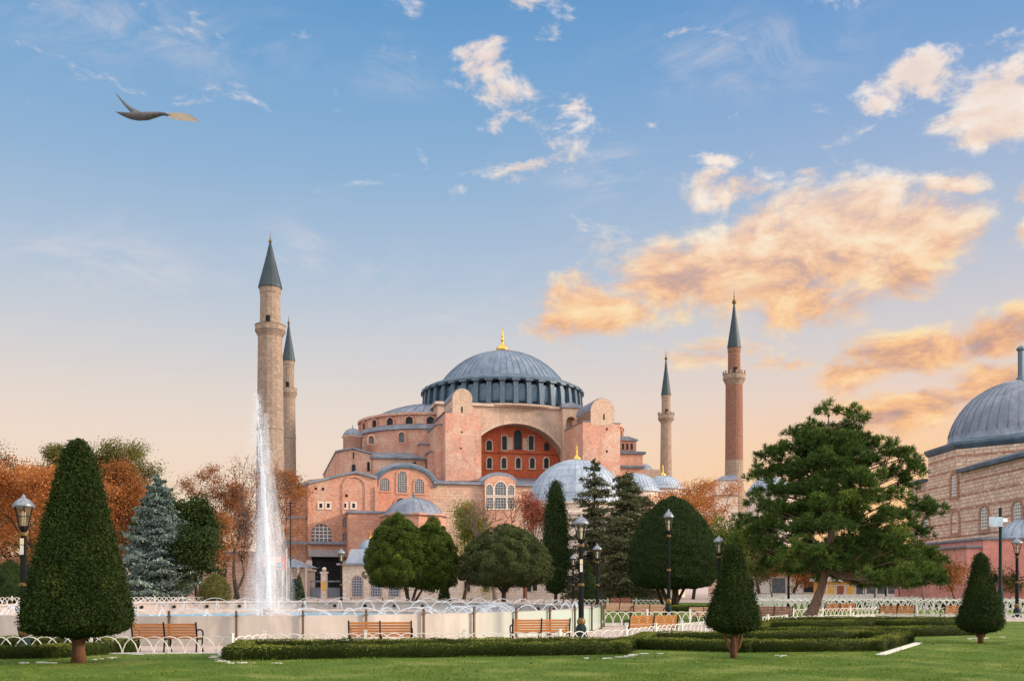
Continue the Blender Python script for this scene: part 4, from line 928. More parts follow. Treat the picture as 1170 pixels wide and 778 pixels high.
strip('rear_kerb', lawn2, .16, PLAZA+.004, .01, M_kerb, closed=True)
# pale kerb stones round the flower beds
for ki, pts in enumerate(([G(-60,758,0), G(60,757.2,0), G(150,749.5,0), G(158,745.5,0)], [G(262,746,0), G(246,751,0), G(262,757.6,0), G(330,757,0)], [G(672,752.4,0), G(704,751.5,0), G(728,747,0), G(760,746.5,0)],
            [G(1005,748.5,0), G(1050,734.5,0)], [G(850,749.8,0), G(905,749.5,0)], [G(1100,730,0), G(1150,727.5,0)])):
    if ki == 3: strip('bed_kerb', pts, .22, .003, .03, M_kerb); continue
    rk = random.Random(ki+1); b = MB()
    for (ax, ay), (bx_, by_) in zip(pts[:-1], pts[1:]):
        L = math.hypot(bx_-ax, by_-ay); u = 0.0
        while u < L:
            s_ = rk.uniform(.12,.42)
            if rk.random() < .62:
                f = u/L; cx_, cy_ = ax+(bx_-ax)*f+rk.gauss(0,.05), ay+(by_-ay)*f+rk.gauss(0,.09); n_ = 7; r0 = rk.uniform(.04,.09)
                b.extrude_z([(cx_+s_*.5*math.cos(6.283*q/n_)*rk.uniform(.8,1.1), cy_+r0*math.sin(6.283*q/n_)*rk.uniform(.8,1.1)) for q in range(n_)], .002, rk.uniform(.012,.032))
            u += s_*rk.uniform(.8,1.4)
    tag(b.build('bed_edging', M_kerb), kind='structure')
# grass blades on the near lawn
rng = np.random.default_rng(7)
def inside(X, Y, poly):
    c = np.zeros(len(X), bool); k = len(poly)
    for i in range(k):
        x1, y1 = poly[i]; x2, y2 = poly[(i+1) % k]
        c ^= ((y1 > Y) != (y2 > Y)) & (X < (x2-x1)*(Y-y1)/(y2-y1+1e-12)+x1)
    return c
N = 330000; Y = rng.uniform(16.5, 34, N)**1.0; X = rng.uniform(-1, 1, N)*(Y*.56+.5); keep = inside(X, Y, lawn_pts) & (rng.uniform(0,1,N) < np.clip(1.5 - Y/30, .25, 1)*np.clip(.55+.6*np.sin(X*.9+np.sin(Y*.7)*2)*np.sin(Y*1.1+X*.4)+.5*np.sin(X*2.7+1)*np.sin(Y*3.1), .12, 1))
cl = np.sin(X*1.7+np.sin(Y*1.3)*2)*np.sin(Y*2.1+X*.6)*.5+.5
X, Y, cl = X[keep], Y[keep], cl[keep]; C = np.stack([X, Y, np.full(len(X), .016)], 1)
hh = rng.uniform(.025, .06, len(C))*(.7+.6*cl); C[:,2] = hh*.45
V = leaves(rng, C, hh, np.tile([0,-1,.3],(len(C),1)), 1.6, .22, np.tile([0,0,1.0],(len(C),1)))
go = link('grass', quad_mesh('grass', V, M_blade, np.clip(rng.normal(.45,.2,len(C))+.25*(cl-.5), 0, 1))); tag(go, 'short green grass covering the front lawn', None, None, 'stuff')
# a few fallen leaves
C = np.stack([rng.uniform(-16,18,900), rng.uniform(17,32,900), np.full(900,.035)],1); keep = inside(C[:,0], C[:,1], lawn_pts); C = C[keep]
fl = link('fallen_leaves', quad_mesh('fallen_leaves', leaves(rng, C, .07, np.tile([0,0,1.],(len(C),1)), .5, .7), F_olive, rng.uniform(0,1,len(C)))); tag(fl, 'scattered dry leaves lying on the front lawn', None, None, 'stuff')

# ================================================================ box hedges
def hedge(label, ring, w=.58, h=.33, closed=True, dens=1100, z=0.0, leaf=.042):
    """clipped hedge along a closed line: leaf shell over a solid core"""
    rng = np.random.default_rng(int(abs(ring[0][0]*100)) + 5); segs = list(zip(ring, ring[1:] + ring[:1])) if closed else list(zip(ring[:-1], ring[1:]))
    Cs, Ns = [], []
    for (ax, ay), (bx, by) in segs:
        L = math.hypot(bx-ax, by-ay); tx, ty = (bx-ax)/L, (by-ay)/L; nx, ny = -ty, tx
        n = int(L*(2*h+w)*dens); u = rng.uniform(-w/2, L+w/2, n); q = rng.uniform(0, 2*h+w, n); rr = np.where(q < h, -w/2, np.where(q < 2*h, w/2, 0)); top = q >= 2*h
        off = np.where(top, q-2*h-w/2, rr); zz = np.where(top, h, np.where(q < h, q, q-h))
        wob = .03*np.sin(u*3.1+ax)+.02*np.sin(u*7.3+1) + .015*np.sin(u*15+2); j = rng.normal(0, .018, n) + wob*.5
        off = off*(1-.16*np.clip((zz-h*.7)/(h*.3), 0, 1)**2) + np.where(top, 0, np.sign(off)*j) ; zz = zz*(1) + np.where(top, j, 0); zz = zz*(1-.06*np.abs(off/(w/2))**6*(zz > h*.8))
        Cs.append(np.stack([ax+tx*u+nx*off, ay+ty*u+ny*off, zz+z],1))
        Ns.append(np.stack([np.where(top,0,nx*np.sign(off)), np.where(top,0,ny*np.sign(off)), np.where(top,1.,.15)],1))
    C = np.concatenate(Cs); Nn = np.concatenate(Ns); up_ = np.clip((C[:,2]-z-h*.62)/(h*.3), 0, 1)  # lighter leaf tint towards the top: the lit upper edge is painted in
    core = MB()
    for (ax, ay), (bx, by) in segs:
        L = math.hypot(bx-ax, by-ay); core.obox(((ax+bx)/2, (ay+by)/2, z+h*.46), L+w*.85, w*.85, h*.9, math.atan2(by-ay, bx-ax))
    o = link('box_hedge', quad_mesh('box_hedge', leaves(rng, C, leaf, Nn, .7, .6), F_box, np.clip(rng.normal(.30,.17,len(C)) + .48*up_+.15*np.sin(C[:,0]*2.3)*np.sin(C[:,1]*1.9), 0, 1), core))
    return tag(o, label, 'hedge', 'clipped box hedges round the flower beds')
def ground_cover(pts, h, n, seed, mat):
    rng = np.random.default_rng(seed); xs = [p[0] for p in pts]; ys = [p[1] for p in pts]
    X = rng.uniform(min(xs), max(xs), n*3); Y = rng.uniform(min(ys), max(ys), n*3); k = inside(X, Y, pts); X, Y = X[k][:n], Y[k][:n]
    q = (np.sin(X*3+seed)*np.sin(Y*2.3)*.5+.5); Z = rng.uniform(.01, 1, len(X))*h*q
    return quad_mesh('bedding_plants', leaves(rng, np.stack([X,Y,Z],1), .07, np.tile([0,-.3,1.],(len(X),1)), 1, .6), mat, rng.uniform(0,1,len(X)))
H1 = [G(-60,752,0), G(55,751.5,0), G(143,744.5,0), G(112,739.5,0), G(-60,740,0)]
H2 = [G(268,753.5,0), G(706,746.5,0), G(716,741,0), G(640,741.5,0), G(282,744.5,0)]
H3 = [G(724,740.8,0), G(850,744.5,0), G(999,743,0), G(1032,733,0), G(985,731,0), G(742,733.3,0)]
H4 = [G(868,728,0), G(1000,727.5,0), G(1106,725,0), G(1104,718,0), G(1000,717,0), G(872,719,0)]
H5 = [G(872,715.5,0), G(905,713,0), G(1112,713.3,0)]
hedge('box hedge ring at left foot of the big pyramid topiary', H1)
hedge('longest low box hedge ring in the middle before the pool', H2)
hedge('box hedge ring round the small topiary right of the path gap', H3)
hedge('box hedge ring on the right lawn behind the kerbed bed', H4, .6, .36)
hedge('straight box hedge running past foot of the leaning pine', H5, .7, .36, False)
for i, (pts, sd) in enumerate(((H1,1),)):
    o = link('bedding_plants', ground_cover(pts, .16, 2500, sd, F_box)); tag(o, 'low green bedding plants growing inside the hedge ring', None, None, 'stuff')
# long dark hedges far right, behind the fenced rows
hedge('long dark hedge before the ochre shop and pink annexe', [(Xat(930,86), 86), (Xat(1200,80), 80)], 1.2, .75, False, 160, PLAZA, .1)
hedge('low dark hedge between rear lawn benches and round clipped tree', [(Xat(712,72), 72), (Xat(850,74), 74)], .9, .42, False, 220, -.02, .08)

# ================================================================ round pool with tiered basin and glass guard
PX, PY, PR = -12.3, 50.3, 16.8
po = empty('fountain_pool', 'large round fountain pool with frosted glass guard and pale stone rim', 'pool', (PX, PY, PLAZA))
NP = 48
b = MB(); b.lathe([(PR-.02,.0),(PR-.02,1.0),(PR-.10,1.0),(PR-.10,.0)], 104, caps=False); b.build('glass_guard', M_panel, po)
b = MB(); b.lathe([(PR-.4,.0),(PR-.4,.86),(PR-1.1,.90),(PR-1.1,.25),(PR-1.8,.2)], 104, caps=False); b.build('basin_wall', M_basin, po)
b = MB(); b.lathe([(PR-.45,.862),(PR-.38,.90),(PR-.38,.97),(PR-1.15,.97),(PR-1.18,.9)], 104, caps=False); b.build('basin_rim', M_basin, po)
b = MB(); b.lathe([(.01,.38),(PR-1.05,.38)], 104, caps=False); w_ = b.build('water', M_water, po)
b = MB(); b.lathe([(10.6,.0),(10.6,.52),(10.2,.58),(9.9,.5),(9.9,.2)], 72, caps=False); b.build('inner_tier', M_basin, po)
b = MB(); b.lathe([(1.4,.2),(1.4,.45),(1.1,.55),(.3,.6),(.3,.8),(.01,.8)], 24); b.build('jet_plinth', M_basin, po)
post = None; nozz = None
for k in range(NP):
    a = 2*math.pi*(k+.35)/NP
    if post is None:
        q = MB(); q.obox((PR+.08,0,.56),.07,.07,1.12); q.obox((PR+.08,0,1.0),.11,.12,.05); q.obox((PR+.06,0,.02),.16,.16,.04); q.ball((PR+.08,0,1.15),.05,6,4)
        post = p = q.build('guard_post', plain('bronze_post', (.13,.09,.06), .45, .5), po)
        q = MB(); q.lathe([(.05,0),(.05,.1),(.02,.14)], 8, (PR-1.2,0,.64)); q.box(PR-1.2,PR-1.10,-.09,.09,.60,.76); a_ = math.pi/48; ca_, sa_ = math.cos(a_*2/2), math.sin(a_*2/2)
        q.v += []
        nozz = z = q.build('nozzle', M_iron, po)
    else:
        p = post.copy(); COL.objects.link(p); z = nozz.copy(); COL.objects.link(z)
    p.rotation_euler.z = a; z.rotation_euler.z = a + .05
# --- the tall jet: core, veil and drifting spray
jx, jy = PX + .05, PY
jt = empty('fountain_jet', 'tall white water jet rising from the centre of the pool', 'water jet', (jx, jy, PLAZA+.3)); jh = Zat(446, PY) - PLAZA - .3
rng = np.random.default_rng(11); rr = random.Random(4)
b = MB()
for s in range(3):
    pts = []; rad = []; ph = rr.uniform(0, 6.28); top = jh*(.96 - .07*s)
    for i in range(26):
        f = i/25; z = top*f; sp = (.015 + .09*f)*(.2 + .5*s/4)
        pts.append((sp*math.cos(ph+f*2) + .05*math.sin(i*1.3+s)*f - .62*f**1.6, sp*math.sin(ph+f*2), z)); rad.append((.105 if s == 0 else .045)*(1-.8*f)+.014)
    b.tube(pts, rad, 6)
b.build('core', M_jet, jt)
def droplets(C, size, stretch=1.8):
    up = np.tile([0,0,1.0],(len(C),1)); return leaves(rng, C, size*stretch, np.tile([0,-1.,0],(len(C),1)), 1.2, .5/stretch*1.6, up)
def fine(n, zmin, zmax, width, drift, e=1.0):
    f = rng.uniform(0,1,n)**e; z = zmin + (zmax-zmin)*f; w = width(f)
    x = rng.normal(0,1,n)*w + drift(f); y = rng.normal(0,1,n)*w; return np.stack([x,y,z],1)
n = 12000
C1 = fine(n, 0, jh*.99, lambda f: .36*(1-f)**.8+.10, lambda f: -.62*f**1.6 + .05*(1-f))
C2 = fine(22000, 0, jh*.9, lambda f: .95*(1-f)**.8+.2, lambda f: -.5*f, 1.15)
knots = []
for i in range(46):
    f = rr.uniform(.05, 1.0); z = jh*f*.98; side = -1
    w = .95*math.sin(math.pi*min(1, f*.9+.12))**1.0*(1.05-f*.55)
    c = np.array([-.62*f**1.6 - abs(rr.gauss(0, .6))*w*1.0, rr.gauss(0,.5), z]); m = rr.randint(110, 260)
    knots.append(c + rng.normal(size=(m,3))*np.array([.11,.13,.26]))
C3 = np.concatenate(knots)
r4 = np.abs(rng.normal(0,.75,6000)); a4 = rng.uniform(0,6.28,6000); C4 = np.stack([r4*np.cos(a4), r4*np.sin(a4), rng.gamma(1.3,.35,6000)*np.exp(-r4*.6)+.05],1)
V = np.concatenate([droplets(C4, .03), droplets(C1, .024), droplets(C2, .019), droplets(C3, .026)])
link('spray', quad_mesh('spray', V, M_spray), jt)['kind'] = 'stuff'
q = MB()
for (rr_, xo, top, n_) in ((1.25,-.10,.55,18),(.85,-.12,.74,16),(.5,-.22,.9,14)):
    q.lathe([(rr_*1.0,.0),(rr_*.9,jh*top*.3),(rr_*.62,jh*top*.65),(rr_*.25,jh*top)], n_, (xo,0,0), rf=lambda a: 1+.16*math.sin(3*a)+.1*math.sin(5*a+1))
def mk_mist():
    m, t, b_ = newmat('jet_mist'); p = t.new('ShaderNodeTexCoord').outputs['Object']; mp = t.new('ShaderNodeMapping'); t.put(mp.inputs[0], p); mp.inputs['Scale'].default_value = (5,5,.8)
    f = t.sstep(t.noise(mp.outputs[0], 1, 6, .7, .5), .2, .95); lw = t.new('ShaderNodeLayerWeight'); lw.inputs[0].default_value = .35
    b_.inputs['Base Color'].default_value = (.88,.89,.92,1); b_.inputs['Roughness'].default_value = 1
    tp = t.new('ShaderNodeBsdfTransparent'); mx = t.new('ShaderNodeMixShader'); t.put(mx.inputs[0], t.m('MULTIPLY', t.m('MULTIPLY', f, .34), t.m('SUBTRACT', 1, lw.outputs['Facing'])))
    t.put(mx.inputs[1], tp.outputs[0]); t.put(mx.inputs[2], b_.outputs[0]); t.put(m.node_tree.nodes['Material Output'].inputs[0], mx.outputs[0]); return m
q.build('veil', mk_mist(), jt, True)
# --- small arching jets
def arc_mesh(name, span, h, rad):
    q = MB(); pts = [(-span/2+span*i/12, 0, 4*h*(i/12)*(1-i/12)) for i in range(13)]; q.tube(pts, [rad*(.7+.6*i/12) for i in range(13)], 5); return q.mesh(name, M_arc, True)
arcA = arc_mesh('arching_jet', 2.2, .50, .026); arcB = arc_mesh('arching_jet', 1.0, .72, .03); arcC = arc_mesh('arching_jet', 2.4, .75, .03)
def arc(me, a, r, z, rad_dir, label, grp):
    o = link('arching_jet', me); o.location = (PX + r*math.cos(a), PY + r*math.sin(a), z); o.rotation_euler.z = a + (0 if rad_dir else math.pi/2); tag(o, label, 'water jet', grp)
rj = random.Random(3)
for k in range(NP):
    a = 2*math.pi*(k+.5)/NP
    arc(arcA, a, PR-1.25, PLAZA+.72, False, 'thin white jet arching low along the pool rim', 'low arching jets along the pool rim')
for k in range(40):
    a = 2*math.pi*(k+.2)/40 + rj.uniform(-.02,.02)
    arc(arcC if math.cos(a) > .2 else arcB, a, 11.7, PLAZA+.37, True, 'thin white jet arching between inner tier and pool rim', 'arching jets round the inner tier')
for k in range(10):
    a = -math.pi/2 + (k-4.5)*.15; o = arc(arcB, a, 14.9, PLAZA+.37, k % 2 == 0, 'thin white jet arching just behind the near pool rim', 'arching jets behind the near rim')
# froth thrown off by the jets, thickest on the right side
n = 6500; a = rng.normal(.25, .5, n); r = rng.uniform(9.5, 15.4, n); z = .38 + rng.gamma(1.6, .12, n)*np.clip((16.2-r)/3,.25,1)
C = np.stack([PX + r*np.cos(a), PY + r*np.sin(a), PLAZA+z],1); n2 = 2500; a = rng.uniform(0, 6.28, n2); r = 11.7 + rng.normal(0,1.3,n2); C = np.concatenate([C, np.stack([PX+r*np.cos(a), PY+r*np.sin(a), PLAZA+.28+rng.gamma(1.3,.1,n2)],1)])
fo = link('water_froth', quad_mesh('water_froth', leaves(rng, C, .06, None, 1, .6), M_spray)); tag(fo, 'white froth and spray hanging over the pool water', None, None, 'stuff')

# ================================================================ low white hoop fences
def fence(name, label, pts, z=0.0, h=.48, hoop=.86, post_every=2.58, rad=.021, sides=5, posts=True, group='low white hoop fences', seg=10):
    """overlapping hoops on a bottom rail, square posts: panels and posts are parts"""
    o = empty(name, label, 'fence', (pts[0][0], pts[0][1], z), 0, group); ox, oy = pts[0]
    panel = None; pm = None; npan = 0
    for (ax, ay), (bx, by) in zip(pts[:-1], pts[1:]):
        L = math.hypot(bx-ax, by-ay); n = max(1, round(L/post_every)); rz = math.atan2(by-ay, bx-ax); st = L/n
        me = None
        for i in range(n):
            if me is None:
                q = MB(); m = max(1, round(st/(hoop/2)))
                w = st/m
                for j in range(-1, m):
                    x0 = j*w; P_ = [(x0 + w*(1-math.cos(math.pi*t/seg)), ((j % 2)-.5)*.016, .06 + (h-.06)*math.sin(math.pi*t/seg)**.85) for t in range(seg+1)]
                    P_ = [p for p in P_ if -.001 <= p[0] <= st+.001]
                    if len(P_) > 2: q.tube(P_, rad*.75, sides, False)
                q.box(0, st, -.02, .02, .04, .085)
                me = q.mesh('fence_panel', M_white)
            p = link('fence_panel', me, o); p.location = (ax+(bx-ax)*i/n-ox, ay+(by-ay)*i/n-oy, 0); p.rotation_euler.z = rz
            if posts:
                if pm is None: q = MB(); q.obox((0,0,h*.56),.085,.085,h*1.12); q.obox((0,0,h*1.14),.11,.11,.04); pm = q.mesh('fence_post', M_white)
                p = link('fence_post', pm, o); p.location = (ax+(bx-ax)*i/n-ox, ay+(by-ay)*i/n-oy, 0); p.rotation_euler.z = rz
    return o
E = [(x, y+.22) for x, y in lawn_edge]
fence('hoop_fence', 'low white hoop fence with posts before the leftmost bench', [(E[0][0], E[0][1]), E[1], E[2]], PLAZA, .62)
fence('hoop_fence', 'low white hoop fence behind the longest hedge in the middle', [E[2], E[3], E[4], E[5]], PLAZA, .60)
fence('hoop_fence', 'low white hoop fence slanting back behind the right hedge ring', [E[5], E[6], E[7]], PLAZA, .62)
fence('hoop_fence', 'low white hoop fence behind foot of the leaning pine', [E[7], E[8], E[9]], PLAZA, .55, rad=.026)
l2 = [(x, y-.2) for x, y in lawn2]
fence('hoop_fence', 'low white hoop fence edging the lawn of the round clipped tree', [l2[0], l2[1]], PLAZA, .72, rad=.028)
fence('hoop_fence', 'low white hoop fence edging rear lawn beside the right benches', [l2[1], l2[2], l2[3], l2[4]], PLAZA, .62, rad=.028)
rowsY = [72, 76, 81, 86.8, 93, 100, 108, 117]
for i, d in enumerate(rowsY):
    if abs(d-86) < .1: continue
    fence('hoop_fence', 'white hoop fence, one of many rows behind the leaning pine', [(Xat(852,d), d+1.5), (Xat(1195,d), d-1.0)], PLAZA, .95, 1.0, 3.0, .05, 4, True, 'rows of white hoop fences at right', 6)
fence('hoop_fence', 'white hoop fence beyond the pool under round trees', [(Xat(480,96), 96), (Xat(760,90), 90)], PLAZA, .7, .9, 2.7, .035, 4, True, 'low white hoop fences', 6)
fence('hoop_fence', 'white hoop fence far left beyond the pool and spruce', [(Xat(-20,100), 100), (Xat(240,104), 104)], PLAZA, .8, .9, 2.7, .04, 4, True, 'low white hoop fences', 6)

# ================================================================ benches
def make_bench():
    o = empty('park_bench', 'x', 'bench'); W = 1.95
    def slat(q, a, b_, x0, x1, n, th=.028, gap=.022):
        a, b_ = Vector(a), Vector(b_); d = (b_-a); L = d.length; d.normalize(); w = L/n - gap
        for i in range(n):
            c = a + d*((i+.5)*L/n); q.bar((x0, c.x, c.y), (x1, c.x, c.y), th if abs(d.y) > .5 else w, w if abs(d.y) > .5 else th)
    B0, B1 = (-.20,.47), (-.32,.90)
    for s in (-1, 1):
        q = MB(); x0, x1 = (-W/2+.03, -.03) if s < 0 else (.03, W/2-.03); slat(q, B0, B1, x0, x1, 5); q.build('backrest', M_wood, o)
    q = MB(); slat(q, (-.18,.44), (.30,.44), -W/2+.03, W/2-.03, 5); q.build('seat', M_wood, o)
    fr = None
    for x in (-W/2, 0, W/2):
        if fr is None or x == 0:
            q = MB(); q.tube([(0,-.30,.03),(0,-.26,.2),(0,-.2,.42),(0,-.26,.66),(0,-.335,.93)], .026, 6); q.tube([(0,.34,.03),(0,.30,.2),(0,.30,.42)], .026, 6); q.tube([(0,-.2,.41),(0,.32,.41)], .024, 6)
            q.tube([(0,-.36,.02),(0,-.25,.02)], .03, 6); q.tube([(0,.28,.02),(0,.39,.02)], .03, 6)
            if x != 0: q.tube([(0,-.25,.66),(0,-.05,.70),(0,.20,.68),(0,.34,.62),(0,.38,.54),(0,.33,.47),(0,.30,.42)], .024, 6)
            f = q.build('iron_frame', M_iron, o); fr = fr or f
        else: f = fr.copy(); COL.objects.link(f)
        f.location.x = x
    return o
bench0 = make_bench(); benches = []
def bench(px, py, yaw, label, mat=None, z=PLAZA, group='slatted park benches', scale=1.0):
    o = bench0 if not benches else copy_tree(bench0); benches.append(o); x, y = G(px, py, z); o.location = (x, y, z); o.rotation_euler.z = R(yaw); o['label'] = label; o['group'] = group; o.scale = (scale,)*3
    if mat:
        for c in ALLKIDS(o):
            if c.name.startswith(('backrest','seat')): c.data = c.data.copy(); c.data.materials[0] = mat
    return o
bench(191, 745, 0, 'slatted bench behind the fence just right of the pyramid topiary')
bench(435, 742, 3, 'orange slatted bench with its back to the middle hedge')
bench(617, 737, 8, 'orange slatted bench left of the tall green lamp post')
bench(744, 729, 14, 'orange slatted bench behind left end of the right hedge ring')
bench(706, 705, 150, 'pale pink slatted bench beside right end of the pool', M_woodpale)
bench(741, 707.5, 158, 'pale slatted bench nearest the front fence of rear lawn', M_woodpale)
bench(709, 694, 170, 'dark red bench in the distance above the pale pink bench', M_woodred)
bench(883, 711.5, 0, 'dark red bench left of the leaning pine trunk', M_woodred)
bench(958, 705.5, 3, 'red brown bench just right of the leaning pine trunk', M_wood)
bench(1023, 709.5, 0, 'slatted bench midway between the pine and right topiary', M_wood)
bench(1097, 709.5, 0, 'slatted bench partly hidden by the right topiary', M_wood)
bench(808, 713, -150, 'bench half hidden behind the small middle topiary', M_woodpale)

# ================================================================ street lamps
def make_lamp():
    """base, fluted post with gilded rings, six-sided lantern under a bright hood; 4.75 m"""
    o = empty('street_lamp', 'x', 'street lamp')
    b = MB(); b.lathe([(.27,0),(.27,.10),(.22,.16),(.20,.42),(.16,.50),(.13,.54)], 8); b.build('base', M_irongreen, o)
    b = MB(); b.lathe([(.12,.53),(.155,.60),(.16,.67),(.13,.75),(.10,.80)], 14, rf=lambda a: 1+.04*math.cos(8*a)); b.build('bulb', M_bronze, o, True)
    b = MB(); b.lathe([(.10,.79),(.10,2.0),(.115,2.02),(.09,2.06),(.085,3.2),(.075,3.55),(.06,3.62)], 16, rf=lambda a: 1+.05*math.cos(8*a)); b.build('post', M_iron, o)
    for z in (2.0, 3.5):
        b = MB(); b.lathe([(.09,z),(.125,z+.02),(.125,z+.10),(.09,z+.12)], 16); b.build('gilded_ring', M_bronze, o)
    b = MB(); b.lathe([(.06,3.62),(.13,3.70),(.15,3.78),(.12,3.80)], 6)
    for k in range(6):
        a = 2*math.pi*k/6; c, s = math.cos(a), math.sin(a); b.tube([(.135*c,.135*s,3.78),(.27*c,.27*s,4.38)], .016, 4)
        a2 = 2*math.pi*(k+1)/6; b.tube([(.27*c,.27*s,4.38),(.27*math.cos(a2),.27*math.sin(a2),4.38)], .018, 4); b.tube([(.20*c,.20*s,4.08),(.20*math.cos(a2),.20*math.sin(a2),4.08)], .009, 4)
    lf = b.build('lantern_frame', M_iron, o)
    gl = bpy.data.materials.get('lantern_glass')
    if not gl:
        gl, t, p = newmat('lantern_glass'); p.inputs['Base Color'].default_value = (.22,.19,.13,1); p.inputs['Roughness'].default_value = .25; p.inputs['Specular IOR Level'].default_value = .25
        tp = t.new('ShaderNodeBsdfTransparent'); mx = t.new('ShaderNodeMixShader'); mx.inputs[0].default_value = .25; t.put(mx.inputs[1], tp.outputs[0]); t.put(mx.inputs[2], p.outputs[0]); t.put(gl.node_tree.nodes['Material Output'].inputs[0], mx.outputs[0])
    b = MB(); b.lathe([(.125,3.8),(.26,4.37)], 6); b.build('glass', gl, lf)
    b = MB(); b.lathe([(.04,3.8),(.05,4.0),(.06,4.2),(.01,4.26)], 8); b.build('lamp_bulb', M_beige, lf)
    b = MB(); b.lathe([(.30,4.36),(.31,4.41),(.27,4.47),(.18,4.58),(.07,4.64),(.05,4.70),(.01,4.76)], 12); b.build('hood', M_silver, o, True)
    return o
lamp0 = make_lamp(); lamps = []
def lamp(px, ptop, label, d=None, z=PLAZA, hs=1.0, plates=()):
    o = lamp0 if not lamps else copy_tree(lamp0); lamps.append(o)
    H_ = 4.76*hs
    if d is None: d = (z + H_ - EYE)*FPX/(HYP - ptop)
    o.location = (Xat(px, d), d, z); o.scale = (hs,)*3; o['label'] = label; o['group'] = 'black street lamps with hooded lanterns'; return o
lm1 = lamp(27, 564, 'nearest black lamp with hooded lantern left of the pyramid topiary')
lm2 = lamp(664, 587, 'black lamp with green base beside the bench in the middle')
copies = [lamp(682.5, 621, 'lamp among the dark conifers right of the middle lamp'),
 lamp(655, 633, 'small distant lamp half hidden behind the middle lamp post', 88),
 lamp(821.5, 611, 'lamp between the round clipped tree and small topiary'),
 lamp(764, 577, 'tall lamp showing its hood against the round clipped tree', 64, PLAZA, 1.46),
 lamp(1162, 613, 'lamp before the pink annexe at right edge', None, 0),
 lamp(390, 626, 'lamp by the lattice kiosk left of the twin crowned tree'),
 lamp(1012, 639, 'small lamp post seen below right side of the pine'),
 lamp(901, 650, 'dark lamp post under left side of the pine', 84)]
copies[3].scale = (1.1, 1.1, 1.46)
for o, y0 in ((lm1, 2.95), (lm2, 2.55)):
    b = MB(); b.box(-.05,.05,-.125,-.11,y0,y0+.28); pl_ = b.build('notice_plate', M_white, o); b = MB(); b.box(-.055,.055,-.122,-.108,y0+.3,y0+.48); b.build('ochre_plate', M_beige, o)
# sign post, flag pole, tall mast
x, y = G(1143, 703, 0); so = empty('sign_post', 'tall black post carrying a pale blue pointer sign by right topiary', 'sign', (x, y, 0)); hz = Zat(580, y)
b = MB(); b.lathe([(.24,0),(.24,.3),(.17,.5),(.17,1.5),(.12,1.7),(.10,1.9),(.09,hz)], 12); b.build('post', M_irongreen, so)
k = y/FPX; b = MB(); b.obox((-6.5*k,-.14,Zat(596,y)), 15*k, .05, 11*k, R(-4)); b.build('sign_panel', M_bluesign, so)
b = MB(); b.obox((4*k,-.12,Zat(594,y)), 7*k, .05, 4*k, R(20)); b.build('sign_arm', M_bluesign, so)
d = 128; fp = empty('flag_pole', 'thin flag pole with small hanging red flag by the ticket hut', 'flag pole', (Xat(327.5,d), d, PLAZA)); k = d/FPX
b = MB(); b.tube([(0,0,0),(0,0,Zat(628,d)-PLAZA)], [.05,.03], 6); b.ball((0,0,Zat(628,d)-PLAZA+.05), .09, 6, 4); b.build('pole', M_white, fp)
b = MB(); z0 = Zat(649,d)-PLAZA; z1 = Zat(631,d)-PLAZA
for i in range(5): b.add([(-.03-.14*i,.06*math.sin(i*1.6),z1-.22*i),(-.03-.14*(i+1),.06*math.sin((i+1)*1.6),z1-.22*(i+1)),(-.03-.14*(i+1)*.8,.06*math.sin((i+1)*1.6),z0-.05*i),(-.03-.14*i*.8,.06*math.sin(i*1.6),z0-.05*i)],[(0,1,2,3)])
b.build('flag', M_redcloth, fp)
d = 112; b = MB(); b.tube([(0,0,0),(0,0,1.2),(0,0,Zat(573,d)-PLAZA)], [.13,.09,.06], 8); b.bar((-.5,0,Zat(575,d)-PLAZA),(.5,0,Zat(575,d)-PLAZA),.08,.08); o = b.build('light_mast', M_iron); o.location = (Xat(332,d), d, PLAZA); tag(o, 'tall thin dark light mast right of the fountain jet', 'mast')

# ================================================================ the gull
bx = P(168, 131, 30); bo = empty('seagull', 'grey seagull gliding high in the upper left of the sky', 'bird', bx, 0); k = 30/FPX
b = MB(); U = lambda px, py, dy=0: ((px-585)/FPX*(30+dy)-bx.x, dy, EYE+(668-py)/FPX*(30+dy)-bx.z)
b.tube([U(131.5,127.6),U(134.5,128.8),U(138,129.8),U(143,131.2),U(150,132.6),U(158,133.2),U(168,133),U(176,131.6),U(184,130.4),U(190,130.6),U(194,131.4)], [.003,.018,.045,.07,.105,.125,.12,.095,.06,.035,.008], 10)
M_gull = plain('grey_plumage', (.10,.095,.10), .8, 0, .4, 9); M_gullw = plain('beige_plumage', (.52,.44,.34), .8, 0, .2, 9); M_gulld = plain('dark_wing', (.07,.075,.085), .8, 0, .3, 9)
b.build('body', M_gull, bo, True)
def wing(name, st, mat):
    """leading edge, trailing edge pairs -> thin aerofoil"""
    b = MB(); n = len(st); vs = []
    for (l, t, th) in st:
        l, t = Vector(l), Vector(t); up = Vector((0,0,th)); m = l.lerp(t, .35); vs += [l, m+up, t, m-up*.6]
    fs = [(i*4+j, i*4+(j+1) % 4, (i+1)*4+(j+1) % 4, (i+1)*4+j) for i in range(n-1) for j in range(4)] + [(0,1,2,3), tuple((n-1)*4+j for j in (3,2,1,0))]
    b.add(vs, fs); return b.build(name, mat, bo, True)
wing('far_wing', [(U(152,131.5,.03),U(167,130.5,.05),.03),(U(147,126,.35),U(158,126.8,.4),.028),(U(141,119.5,.75),U(147.5,121,.8),.02),(U(135.5,112,1.05),U(139,113.5,1.1),.012),(U(131,105,1.3),U(131.6,105.6,1.32),.004)], M_gulld)
nw = wing('near_wing', [(U(172,131,-.05),U(180,132.8,-.1),.03),(U(183,129.2,-.4),U(188,132.5,-.45),.025),(U(192,130.4,-.75),U(196,134.6,-.8),.02),(U(199,134.4,-1.0),U(200,136,-1.05),.014)], M_gulld)
q = MB(); rb = random.Random(2)
